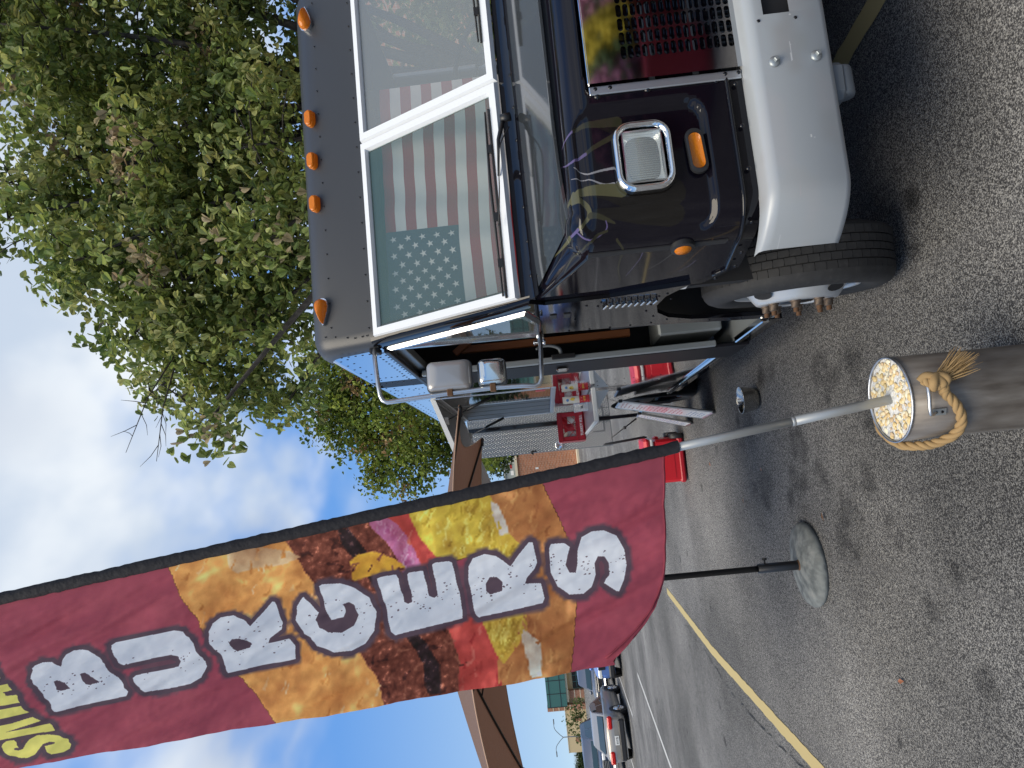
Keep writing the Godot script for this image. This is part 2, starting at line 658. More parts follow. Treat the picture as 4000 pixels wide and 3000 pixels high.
func ground() -> void:
	# worn asphalt: pale stones in dark binder, with large soft stains laid over it
	var m := mat("asphalt", Color.WHITE, 0.92, 0.0, 0.35)
	var n := FastNoiseLite.new()
	n.seed = 71
	n.noise_type = FastNoiseLite.TYPE_CELLULAR
	n.cellular_return_type = FastNoiseLite.RETURN_CELL_VALUE
	n.fractal_type = FastNoiseLite.FRACTAL_NONE
	n.frequency = 0.31
	var cells := n.get_seamless_image(1024, 1024)
	n.cellular_return_type = FastNoiseLite.RETURN_DISTANCE
	var dist := n.get_seamless_image(1024, 1024)
	n.frequency = 0.05
	n.noise_type = FastNoiseLite.TYPE_SIMPLEX_SMOOTH
	n.fractal_type = FastNoiseLite.FRACTAL_FBM
	var soft := n.get_seamless_image(1024, 1024)
	var a := cells.get_data()
	var b := dist.get_data()
	var s := soft.get_data()
	var px := PackedByteArray()
	px.resize(1024 * 1024 * 3)
	var ht := PackedByteArray()
	ht.resize(1024 * 1024)
	var pal := PackedByteArray()
	for i in 256:
		var v := i / 255.0
		var c := lin(0.070, 0.069, 0.069)
		if v > 0.36:
			c = lin(0.16, 0.157, 0.152)
		if v > 0.55:
			c = lin(0.30, 0.292, 0.278)
		if v > 0.76:
			c = lin(0.48, 0.465, 0.435)
		pal.append_array([c.r8, c.g8, c.b8])
	for i in 1024 * 1024:
		var k := a[i] * 3
		var q := b[i]
		var f := 118 + s[i] / 2
		if q > 150:
			f = f * 150 / 255
		px[i * 3] = mini(255, pal[k] * f >> 7 if f < 128 else pal[k] + ((f - 128) >> 2))
		px[i * 3 + 1] = mini(255, pal[k + 1] * f >> 7 if f < 128 else pal[k + 1] + ((f - 128) >> 2))
		px[i * 3 + 2] = mini(255, pal[k + 2] * f >> 7 if f < 128 else pal[k + 2] + ((f - 128) >> 2))
		ht[i] = clampi(255 - q + a[i] / 4, 0, 255)
	m.albedo_texture = ImageTexture.create_from_image(Image.create_from_data(1024, 1024, false, Image.FORMAT_RGB8, px))
	m.heightmap_enabled = true
	m.heightmap_scale = 0.5
	m.heightmap_texture = ImageTexture.create_from_image(Image.create_from_data(1024, 1024, false, Image.FORMAT_L8, ht))
	m.uv1_scale = Vector3.ONE / 1.3
	m.detail_enabled = true
	m.detail_blend_mode = BaseMaterial3D.BLEND_MODE_MUL
	m.detail_uv_layer = BaseMaterial3D.DETAIL_UV_2
	m.detail_albedo = stain_picture()
	m.uv2_scale = Vector3.ONE
	# one sheet; rows follow the fall of the lot
	var g := Mb.new().smooth()
	var zs := [40.0, 6.0, 0.0, -8.0, -17.0, -26.0, -60.0, -160.0, -420.0]
	var xs := [-300.0, -60.0, -16.0, 0.0, 16.0, 60.0, 300.0]
	for j in zs.size() - 1:
		for i in xs.size() - 1:
			var q := []
			for e in [[i, j], [i + 1, j], [i + 1, j + 1], [i, j + 1]]:
				q.append(Vector3(xs[e[0]], gy(zs[e[1]]), zs[e[1]]))
			for k in [0, 2, 1, 0, 3, 2]:
				g.st.set_uv(Vector2(q[k].x, q[k].z))
				g.st.set_uv2(Vector2((q[k].x + 10.0) / 20.0, (q[k].z + 16.0) / 20.0))
				g.st.add_vertex(q[k])
	tag(put("ground", g, m), "", "", "", "structure")
	# painted lines, about 4 mm above the asphalt, worn through in places
	painted_line("yellow_line", Vector2(-1.88, -11.6), Vector2(-2.12, -2.0), 0.11, M.yellow_line_paint)
	painted_line("yellow_line", Vector2(1.80, -3.7), Vector2(1.92, -2.35), 0.12, M.yellow_line_paint)
	painted_line("white_line", Vector2(-5.88, -22.0), Vector2(-5.66, -12.0), 0.11, M.white_line_paint)
	painted_line("white_line", Vector2(-8.50, -32.5), Vector2(-8.72, -27.2), 0.12, M.white_line_paint)
	painted_line("white_line", Vector2(-11.4, -33.0), Vector2(-11.4, -27.2), 0.12, M.white_line_paint)
	# a crack running beside the yellow line
	var cr := Mb.new()
	var p := Vector2(-2.05, -11.5)
	while p.y < -2.5:
		var q := p + Vector2(-0.0024 + rng.randf_range(-0.022, 0.022), 0.09)
		q.x = clampf(q.x, -2.12 - (q.y + 11.5) * 0.03 - 0.04, -2.05 - (q.y + 11.5) * 0.02 + 0.03)
		var w := rng.randf_range(0.0015, 0.006)
		if rng.randf() < 0.2:
			p = q
			continue
		cr.quad(Vector3(p.x - w, gy(p.y) + 0.008, p.y), Vector3(p.x + w, gy(p.y) + 0.008, p.y), Vector3(q.x + w, gy(q.y) + 0.008, q.y), Vector3(q.x - w, gy(q.y) + 0.008, q.y))
		p = q
	tag(put("pavement_crack", cr, M.dark_inside), "", "", "", "structure")
	# a few fallen leaves
	for e in [[Vector2(-0.30, -5.9), 0, "dry red-brown leaf on the asphalt midway between bowl and yellow line"], [Vector2(-0.05, -5.3), 1, "small curled tan leaf on the asphalt left of the steel bowl"], [Vector2(0.03, -6.9), 1, "small tan leaf on the asphalt just in front of the red cooler"], [Vector2(-0.35, -4.25), 0, "dry red-brown leaf beside the round concrete umbrella base"], [Vector2(-1.1, -3.6), 1, "small tan leaf on open asphalt nearest the yellow line"]]:
		var lf := Mb.new()
		var c := Vector3(e[0].x, 0.012, e[0].y)
		var a1 := rng.randf() * TAU
		var d := Vector3(cos(a1), 0.1, sin(a1)) * 0.028
		var sd := Vector3(-sin(a1), 0.25, cos(a1)) * 0.012
		lf.quad(c - d, c + sd, c + d, c - sd + Vector3(0, 0.008, 0))
		var o := put("fallen_leaf", lf, M.rust if e[1] == 0 else M.wood)
		tag(o, e[2], "leaf", "fallen leaves on the asphalt")


func painted_line(called: String, a: Vector2, b: Vector2, w: float, m: Material) -> void:
	var g := Mb.new()
	var n := int((b - a).length() / 0.06)
	var side := (b - a).orthogonal().normalized() * w / 2
	var l0 := 1.0
	var r0 := 1.0
	for i in n:
		var p := a.lerp(b, float(i) / n)
		var q := a.lerp(b, float(i + 1) / n)
		var l1 := rng.randf_range(0.86, 1.06)
		var r1 := rng.randf_range(0.86, 1.06)
		g.quad(Vector3(p.x - side.x * l0, gy(p.y) + 0.004, p.y - side.y * l0), Vector3(p.x + side.x * r0, gy(p.y) + 0.004, p.y + side.y * r0), Vector3(q.x + side.x * r1, gy(q.y) + 0.004, q.y + side.y * r1), Vector3(q.x - side.x * l1, gy(q.y) + 0.004, q.y - side.y * l1))
		l0 = l1
		r0 = r1
	tag(put(called, g, m), "", "", "", "structure")


func stain_picture() -> ImageTexture:
	# 20 m of lot at 1 cm to the pixel: patches, tyre wear and dark drips
	var n := FastNoiseLite.new()
	n.seed = 91
	n.noise_type = FastNoiseLite.TYPE_SIMPLEX_SMOOTH
	n.frequency = 0.006
	n.fractal_octaves = 6
	n.fractal_gain = 0.6
	var im := n.get_seamless_image(1024, 1024)
	var dat := im.get_data()
	for i in dat.size():
		dat[i] = clampi(205 + (dat[i] - 128) * 3 / 8, 120, 255)
	im = Image.create_from_data(1024, 1024, false, Image.FORMAT_L8, dat)
	im.convert(Image.FORMAT_RGBA8)
	var over := Image.create(1024, 1024, false, Image.FORMAT_RGBA8)
	over.fill(Color(0, 0, 0, 0))
	var r := RandomNumberGenerator.new()
	r.seed = 17
	var P := func(x: float, z: float) -> Vector2: return Vector2((x + 10.0) / 20.0, (z + 16.0) / 20.0) * 1024.0
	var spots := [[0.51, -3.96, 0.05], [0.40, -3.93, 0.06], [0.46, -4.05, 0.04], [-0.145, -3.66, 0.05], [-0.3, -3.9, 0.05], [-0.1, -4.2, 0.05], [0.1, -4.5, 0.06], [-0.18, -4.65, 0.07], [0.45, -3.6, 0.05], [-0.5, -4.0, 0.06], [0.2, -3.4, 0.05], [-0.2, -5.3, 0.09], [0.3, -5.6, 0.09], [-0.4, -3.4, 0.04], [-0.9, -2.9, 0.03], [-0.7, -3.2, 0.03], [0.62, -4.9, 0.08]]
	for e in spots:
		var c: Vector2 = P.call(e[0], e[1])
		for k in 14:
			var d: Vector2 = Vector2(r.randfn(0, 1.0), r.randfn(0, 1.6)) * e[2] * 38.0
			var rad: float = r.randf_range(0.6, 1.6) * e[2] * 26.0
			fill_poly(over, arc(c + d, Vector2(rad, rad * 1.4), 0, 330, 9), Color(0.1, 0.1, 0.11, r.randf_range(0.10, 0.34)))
	for k in 420:
		var c := Vector2(r.randf() * 1024, r.randf() * 1024)
		var rad := r.randf_range(0.8, 3.2)
		fill_poly(over, arc(c, Vector2(rad, rad), 0, 320, 7), Color(0.1, 0.1, 0.11, r.randf_range(0.15, 0.5)))
	over.resize(512, 512, Image.INTERPOLATE_BILINEAR)
	over.resize(1024, 1024, Image.INTERPOLATE_CUBIC)
	im.blend_rect(over, Rect2i(0, 0, 1024, 1024), Vector2i.ZERO)
	return ImageTexture.create_from_image(im)


# ------------------------------------------------------------------ trees
func leaf_shape(col := Color.WHITE, with_col := false, curl := 0.12) -> Mesh:
	var b := Mb.new().smooth()
	var half := [Vector2(0.0, 0.06), Vector2(0.24, -0.04), Vector2(0.44, 0.16), Vector2(0.43, 0.42), Vector2(0.25, 0.74), Vector2(0.0, 1.0)]
	for s in [-1.0, 1.0]:
		var mid := Vector3(0, -curl, 0.45)
		for i in half.size() - 1:
			var p: Vector2 = half[i]
			var q: Vector2 = half[i + 1]
			var tri := [mid, Vector3(s * p.x, absf(p.x) * curl * 1.5 - curl * 2.0 * p.y * p.y, p.y), Vector3(s * q.x, absf(q.x) * curl * 1.5 - curl * 2.0 * q.y * q.y, q.y)]
			for v in tri:
				if with_col:
					b.st.set_color(col)
				b.st.add_vertex(v)
	b.st.set_material(M.leaf)
	b.st.generate_normals()
	return b.st.commit()


func tree(called: String, label: String, base: Vector3, tr: float, fork: float, blobs: Array, per: float, leaves: int, size: float, spread: float, pal: Array, group := "", singles := 0, floor_y := -10.0) -> void:
	var t := thing(called, label, "tree", base, group)
	var hub := base + Vector3(0, fork, 0)
	var tb := Mb.new().smooth()
	var tp := []
	var rr := []
	for i in 7:
		var f := i / 6.0
		tp.append(base.lerp(hub, f) + Vector3(sin(i * 2.1) * 0.02, -0.05 if i == 0 else 0.0, cos(i * 1.7) * 0.02) * (tr / 0.12))
		rr.append(tr * (1.35 - 0.35 * minf(1.0, f * 4.0) - 0.25 * f))
	tb.tube(tp, rr, 10)
	put("trunk", tb, M.bark, t)
	var xf: Array[Transform3D] = []
	var cols: Array[Color] = []
	for k in blobs.size() / 4:
		var c := Vector3(blobs[k * 4], blobs[k * 4 + 1], blobs[k * 4 + 2])
		var r: float = blobs[k * 4 + 3]
		var lb := Mb.new().smooth()
		var side := Vector3(rng.randf_range(-1, 1), 0, rng.randf_range(-1, 1)) * 0.25 * r
		var path := spline([hub - Vector3(0, 0.2, 0), hub.lerp(c, 0.3) + Vector3(0, 0.1 * r, 0) + side, hub.lerp(c, 0.7) + Vector3(0, 0.12 * r, 0) - side * 0.6, c + (c - hub).normalized() * r * 0.35], 5)
		var rad := []
		for i in path.size():
			rad.append(lerpf(tr * 0.42, tr * 0.05, pow(float(i) / (path.size() - 1), 0.7)))
		lb.tube(path, rad, 6)
		var clumps := int(maxf(4, per * r * r))
		for q in clumps:
			var d := Vector3(rng.randfn(), rng.randfn(), rng.randfn()).normalized()
			var p := c + d * r * pow(rng.randf(), 0.42) * Vector3(1, 1, 1) * rng.randf_range(0.85, 1.12)
			if p.y < floor_y:
				continue
			# twig from the limb
			var best: Vector3 = path[path.size() / 2]
			for e in range(path.size() / 3, path.size()):
				if path[e].distance_to(p) < best.distance_to(p) + 0.02:
					best = path[e]
			var m := best.lerp(p, 0.55) + Vector3(rng.randf_range(-1, 1), rng.randf_range(-0.2, 1), rng.randf_range(-1, 1)) * 0.10 * best.distance_to(p)
			if q % 2 == 0:
				lb.tube([best, m, p], [tr * 0.06, tr * 0.035, tr * 0.018], 4, false)
			var tone: Color = pal[rng.randi() % (pal.size() - 1)]
			var edge := d.y > 0.35 and rng.randf() < 0.09
			if edge:
				tone = pal[-1]
			for n in leaves:
				var o := p + (Vector3(rng.randfn(), rng.randfn() * 0.75, rng.randfn())).limit_length(1.9) * spread
				if o.y < floor_y:
					continue
				var out := Vector3(rng.randf_range(-1, 1), rng.randf_range(-1.0, 0.25), rng.randf_range(-1, 1)).normalized()
				var up := Vector3(rng.randf_range(-0.8, 0.8), 1.0, rng.randf_range(-0.8, 0.8))
				var x := up.cross(out).normalized()
				var s := size * rng.randf_range(0.65, 1.2)
				xf.append(Transform3D(Basis(x, out.cross(x), out).scaled_local(Vector3(s, s, s)), o))
				var v := rng.randf_range(0.6, 1.38)
				cols.append(Color(tone.r * v * rng.randf_range(0.9, 1.15), tone.g * v, tone.b * v))
		put("limb", lb, M.bark, t)
	var far := []
	if singles > 0:   # the leaves that show largest are parts of their own
		var order := range(xf.size())
		var eye := Vector3(0, 1.6, 0)
		var keep := []
		for i in order:
			var p := xf[i].origin
			var along := (p - eye)
			var u := along.dot(Vector3(0.984746, -0.102391, 0.140681)) / -along.dot(Vector3(-0.145022, -0.036233, 0.988765))
			if u < 0.55:
				keep.append([along.length(), i])
		keep.sort_custom(func(a, b): return a[0] < b[0])
		var variants := []
		for k in 6:
			variants.append(leaf_shape(pal[k % pal.size()] * (0.85 + 0.08 * k), true, 0.06 + 0.03 * k))
		var taken := {}
		for k in mini(singles, keep.size()):
			var i: int = keep[k][1]
			taken[i] = true
			put_mesh("leaf", variants[i % 6], t, xf[i])
		for i in order:
			if not taken.has(i):
				far.append(i)
	else:
		far = range(xf.size())
	var mm := MultiMesh.new()
	mm.transform_format = MultiMesh.TRANSFORM_3D
	mm.use_colors = true
	mm.mesh = leaf_shape()
	mm.instance_count = far.size()
	for k in far.size():
		var q := xf[far[k]]
		q.origin -= base
		mm.set_instance_transform(k, q)
		mm.set_instance_color(k, cols[far[k]])
	var mi := MultiMeshInstance3D.new()
	mi.multimesh = mm
	mi.name = "foliage"
	mi.set_meta("kind", "stuff")
	t.add_child(mi)


func trees() -> void:
	var pal := [Color(0.185, 0.24, 0.06), Color(0.25, 0.31, 0.08), Color(0.33, 0.385, 0.11), Color(0.42, 0.46, 0.16), Color(0.15, 0.205, 0.055), Color(0.40, 0.32, 0.19)]
	var near := [4.47, 5.89, -5.97, 0.92, 4.38, 5.04, -6.16, 1.05, 3.89, 4.0, -5.75, 0.83, 3.55, 5.7, -6.08, 0.7, 3.11, 5.1, -6.21, 0.98, 2.54, 4.22, -5.74, 0.77, 2.03, 3.53, -5.01, 0.46, 2.17, 4.91, -5.18, 0.43,
		1.57, 4.57, -5.23, 0.41, 1.7, 4.49, -5.99, 0.64, 1.53, 3.85, -5.55, 0.45, 1.15, 4.6, -5.91, 0.45, 1.18, 5.0, -6.06, 0.28, 2.75, 5.9, -5.6, 0.42, 2.3, 5.45, -5.7, 0.40, 1.75, 5.0, -5.5, 0.36, 2.45, 4.75, -5.6, 0.5, 3.2, 4.4, -5.4, 0.7, 2.3, 3.6, -5.9, 0.5, 1.9, 3.85, -5.7, 0.5, 1.19, 4.2, -6.15, 0.38, 0.92, 3.81, -6.0, 0.28, 0.66, 4.06, -5.0, 0.16,
		2.92, 3.46, -5.14, 0.6, 4.2, 5.56, -5.17, 0.62, 5.3, 4.58, -5.4, 1.33, 5.64, 3.91, -6.03, 1.14, 5.9, 6.2, -5.87, 1.25, 1.98, 5.34, -5.42, 0.23, 1.9, 4.32, -5.28, 0.5, 3.5, 3.1, -6.2, 0.8, 4.9, 2.9, -6.4, 0.9, 3.3, 6.2, -6.0, 0.35]
	tree("broadleaf_tree", "near leafy green tree with heart-shaped leaves overhanging the food truck roof", Vector3(3.75, 0, -6.1), 0.17, 1.7, near, 92.0, 34, 0.070, 0.118, pal, "", 300, 2.84)
	# bare twigs standing out of the crown
	var tw := Mb.new().smooth()
	for e in [[Vector3(2.9, 5.6, -5.6), Vector3(2.75, 6.5, -5.6)], [Vector3(2.6, 5.5, -5.5), Vector3(2.2, 6.35, -5.5)], [Vector3(2.9, 5.7, -5.5), Vector3(3.2, 6.6, -5.5)], [Vector3(1.3, 4.5, -5.4), Vector3(0.55, 4.85, -5.3)], [Vector3(1.2, 4.5, -5.4), Vector3(0.45, 4.55, -5.2)]]:
		var a: Vector3 = e[0]
		var b: Vector3 = e[1]
		tw.tube([a, a.lerp(b, 0.5) + Vector3(0.05, 0.02, 0), b], [0.008, 0.005, 0.002], 5)
		for k in 7:
			var f := 0.25 + 0.1 * k
			var p := a.lerp(b, f) + Vector3(0.05, 0.02, 0) * (1.0 - absf(f - 0.5) * 2.0)
			var d := ((b - a).normalized() + Vector3(rng.randf_range(-1, 1), rng.randf_range(-0.6, 0.8), rng.randf_range(-1, 1))).normalized()
			tw.tube([p, p + d * 0.1, p + d * 0.19 + Vector3(0, 0.03, 0)], [0.0035, 0.0028, 0.0012], 4)
	put("twigs", tw, M.bark, get_node("broadleaf_tree"))
	var lit := [Color(0.16, 0.22, 0.035), Color(0.23, 0.30, 0.05), Color(0.32, 0.38, 0.065), Color(0.12, 0.17, 0.03), Color(0.19, 0.255, 0.04), Color(0.36, 0.23, 0.10)]
	tree("broadleaf_tree", "yellow-green leafy tree standing behind the far end of the truck", Vector3(1.9, gy(-14.8), -14.8), 0.16, 1.9, [1.85, 5.62, -15.03, 0.95, 1.17, 4.9, -15.29, 1.0, 1.05, 3.99, -14.71, 0.84, 0.56, 5.2, -15.19, 0.5, 0.92, 3.38, -15.0, 0.67, 1.97, 6.1, -14.7, 0.78, 1.73, 4.04, -13.9, 1.02, 2.62, 4.97, -14.0, 1.16, 0.9, 2.75, -14.0, 0.45, 3.2, 3.6, -14.6, 1.0, 2.9, 5.9, -14.8, 0.8, 0.3, 4.5, -15.0, 0.35], 84.0, 30, 0.085, 0.16, lit)
	var dk := [Color(0.04, 0.075, 0.02), Color(0.06, 0.10, 0.025), Color(0.08, 0.12, 0.03), Color(0.05, 0.08, 0.02)]
	tree("broadleaf_tree", "small distant dark green tree beside the brick building", Vector3(2.4, -0.63, -42), 0.15, 2.2, [1.36, 4.61, -42.0, 0.78, 1.87, 4.14, -42.0, 0.7, 1.95, 5.13, -42.0, 0.9, 2.8, 4.8, -42.0, 1.0, 3.4, 4.2, -42.0, 0.8], 40.0, 24, 0.15, 0.2, dk)
	tree("broadleaf_tree", "dark green tree mirrored in the truck's serving window, standing behind the banner", Vector3(-5.2, -0.63, -40), 0.2, 2.0, [-5.0, 4.0, -40.0, 1.6, -6.5, 3.6, -40.5, 1.4, -3.8, 3.5, -40.0, 1.3, -5.4, 5.6, -40.0, 1.4, -4.2, 5.0, -40.0, 1.1], 16.0, 26, 0.26, 0.32, dk)
	tree("hedge", "low leafy shrub growing beyond the truck cab's far side", Vector3(5.2, 0, -6.4), 0.05, 0.4, [4.6, 1.0, -6.2, 0.7, 5.4, 1.5, -6.8, 0.9, 5.0, 2.2, -7.4, 0.9, 6.2, 1.2, -7.4, 0.9, 6.4, 2.4, -8.4, 1.0], 60.0, 22, 0.09, 0.14, pal)
	tree("young_tree", "thin young tree with sparse leaves beyond the parked cars", Vector3(-14.9, -0.63, -45), 0.06, 1.2, [-14.5, 1.75, -45.0, 0.35, -13.9, 1.5, -45.0, 0.45, -15.1, 1.3, -45.0, 0.45, -14.3, 1.1, -44.8, 0.5, -13.4, 1.2, -45.0, 0.35, -15.6, 1.0, -45.0, 0.3], 30.0, 16, 0.13, 0.16, [Color(0.10, 0.14, 0.035), Color(0.13, 0.17, 0.045), Color(0.08, 0.12, 0.03)])
	tree("distant_hedge_tree", "far dark bushy tree on the horizon left of the cream building", Vector3(-48.5, -0.63, -130), 0.25, 0.4, [-47.5, 0.5, -130.0, 1.0, -49.5, 0.7, -130.0, 1.2, -51.5, 0.5, -130.0, 1.1, -53.5, 0.8, -130.0, 1.3, -46.3, 0.2, -130.0, 0.8], 26.0, 24, 0.3, 0.35, dk)


# ------------------------------------------------------------------ far buildings and lamps
func far_buildings() -> void:
	var a := thing("brick_building", "low red-brick building with grey siding above, behind the food truck", "building", Vector3(2.5, -0.63, -52))
	put("wall", Mb.new().bx(Vector3(-5, -0.7, -56), Vector3(10, 3.5, -47)), M.far_brick, a)
	put("trim", Mb.new().bx(Vector3(-5.1, 3.5, -56.1), Vector3(10.1, 3.66, -46.9)), M.cream_trim, a)
	put("siding", Mb.new().bx(Vector3(-4.9, 3.66, -56), Vector3(9.9, 4.4, -47.3)), M.grey_siding, a)
	put("roof", Mb.new().bx(Vector3(-5.0, 4.4, -56), Vector3(10, 4.47, -47.2)), M.white_paint, a)
	put("kerb", Mb.new().bx(Vector3(-8, -0.63, -47), Vector3(12, -0.5, -45.9)), M.cream_trim, a)
	for e in [[1.05, 2.2, 0.12], [1.75, 3.95, 0.2], [0.9, 3.9, 0.3]]:
		put("vent", Mb.new().box(Vector3(e[0], e[1], -46.99 if e[1] < 3.5 else -47.29), Vector3(e[2], 0.2, 0.03)), M.white_paint, a)
	put("notice", Mb.new().box(Vector3(1.35, 3.95, -47.28), Vector3(0.28, 0.12, 0.02)), M.red_plastic, a)

	var w := thing("brick_building", "tall brick wall seen in slivers through the near tree and the truck cab", "building", Vector3(11, 0, -9))
	put("wall", Mb.new().bx(Vector3(10, -0.5, -26), Vector3(16, 4.6, 8)), M.far_brick, w)
	put("trim", Mb.new().bx(Vector3(9.9, 4.6, -26.1), Vector3(16, 4.8, 8.1)), M.cream_trim, w)

	var s := thing("shop_building", "cream and brick store with a dark green metal canopy tower, beyond the parked cars", "building", Vector3(-29, -0.63, -114))
	put("wall", Mb.new().bx(Vector3(-40, -0.63, -122), Vector3(-8, 2.45, -111)), M.cream_wall, s)
	put("green_tower", Mb.new().bx(Vector3(-33, 2.05, -118), Vector3(-10, 5.0, -109.4)), M.green_metal, s)
	for k in 6:
		put("tower_seam", Mb.new().bx(Vector3(-33.0 + k * 1.9, 2.06, -109.4), Vector3(-32.92 + k * 1.9, 4.99, -109.36)), M.black_plastic, s)
	put("tower_seam", Mb.new().bx(Vector3(-33.0, 4.55, -109.4), Vector3(-10, 4.62, -109.355)), M.black_plastic, s)
	put("tower_seam", Mb.new().bx(Vector3(-33.0, 2.9, -109.4), Vector3(-10, 2.97, -109.355)), M.black_plastic, s)
	put("cornice", Mb.new().bx(Vector3(-32.4, 1.75, -111), Vector3(-10, 2.05, -109.6)), M.cream_trim, s)
	for x in [-33.75, -32.1]:
		var pil := put("brick_pillar", Mb.new().bx(Vector3(x, -0.63, -112), Vector3(x + (0.75 if x < -33 else 1.1), 5.08 if x < -33 else 1.75, -110.2)), M.far_brick, s)
		for k in 6:
			if x < -33 or k < 3:
				put("band", Mb.new().bx(Vector3(x - 0.03, -0.1 + k * 0.85, -112), Vector3(x + (0.78 if x < -33 else 1.13), 0.02 + k * 0.85, -110.17)), M.cream_trim, pil)
	for k in 4:
		var wn := put("window", Mb.new().bx(Vector3(-30.9 + k * 4.2, -0.4, -111), Vector3(-28.0 + k * 4.2, 0.95, -110.9)), M.dark_glass, s)
		for q in 4:
			put("mullion", Mb.new().bx(Vector3(-30.9 + k * 4.2 + q * 0.93, -0.4, -110.9), Vector3(-30.82 + k * 4.2 + q * 0.93, 0.95, -110.86)), M.green_metal, wn)
		put("mullion", Mb.new().bx(Vector3(-30.9 + k * 4.2, 0.3, -110.9), Vector3(-28.0 + k * 4.2, 0.38, -110.855)), M.green_metal, wn)
	for x in [-35.6, -38.6]:
		put("wall_panel", Mb.new().bx(Vector3(x, 0.2, -111), Vector3(x + 0.7, 1.3, -110.94)), M.far_brick, s)
	put("parapet", Mb.new().bx(Vector3(-40.05, 2.45, -122), Vector3(-33.8, 2.55, -110.95)), M.cream_trim, s)

	for e in [[Vector3(-23.8, -0.63, -70), "tall grey parking-lot lamp post with curved double arms, nearer one"], [Vector3(-52.5, -0.63, -125), "tiny far lamp post at the horizon beside the dark hedge trees"]]:
		var l := thing("lamp_post", e[1], "lamp post", e[0], "parking-lot lamp posts")
		var o: Vector3 = e[0]
		put("pole", Mb.new().smooth().tube([o, o + Vector3(0, 3.3, 0)], [0.075, 0.045], 8), M.cast_grey, l)
		for sx in [-1.0, 1.0]:
			put("arm", Mb.new().smooth().tube(spline([o + Vector3(0, 3.2, 0), o + Vector3(sx * 0.3, 3.55, 0), o + Vector3(sx * 0.8, 3.95, 0), o + Vector3(sx * 1.35, 4.0, 0)], 4), 0.03, 6), M.cast_grey, l)
			put("lamp_head", Mb.new().box(o + Vector3(sx * 1.45, 3.98, 0), Vector3(0.45, 0.1, 0.22), 0.03), M.cast_grey, l)


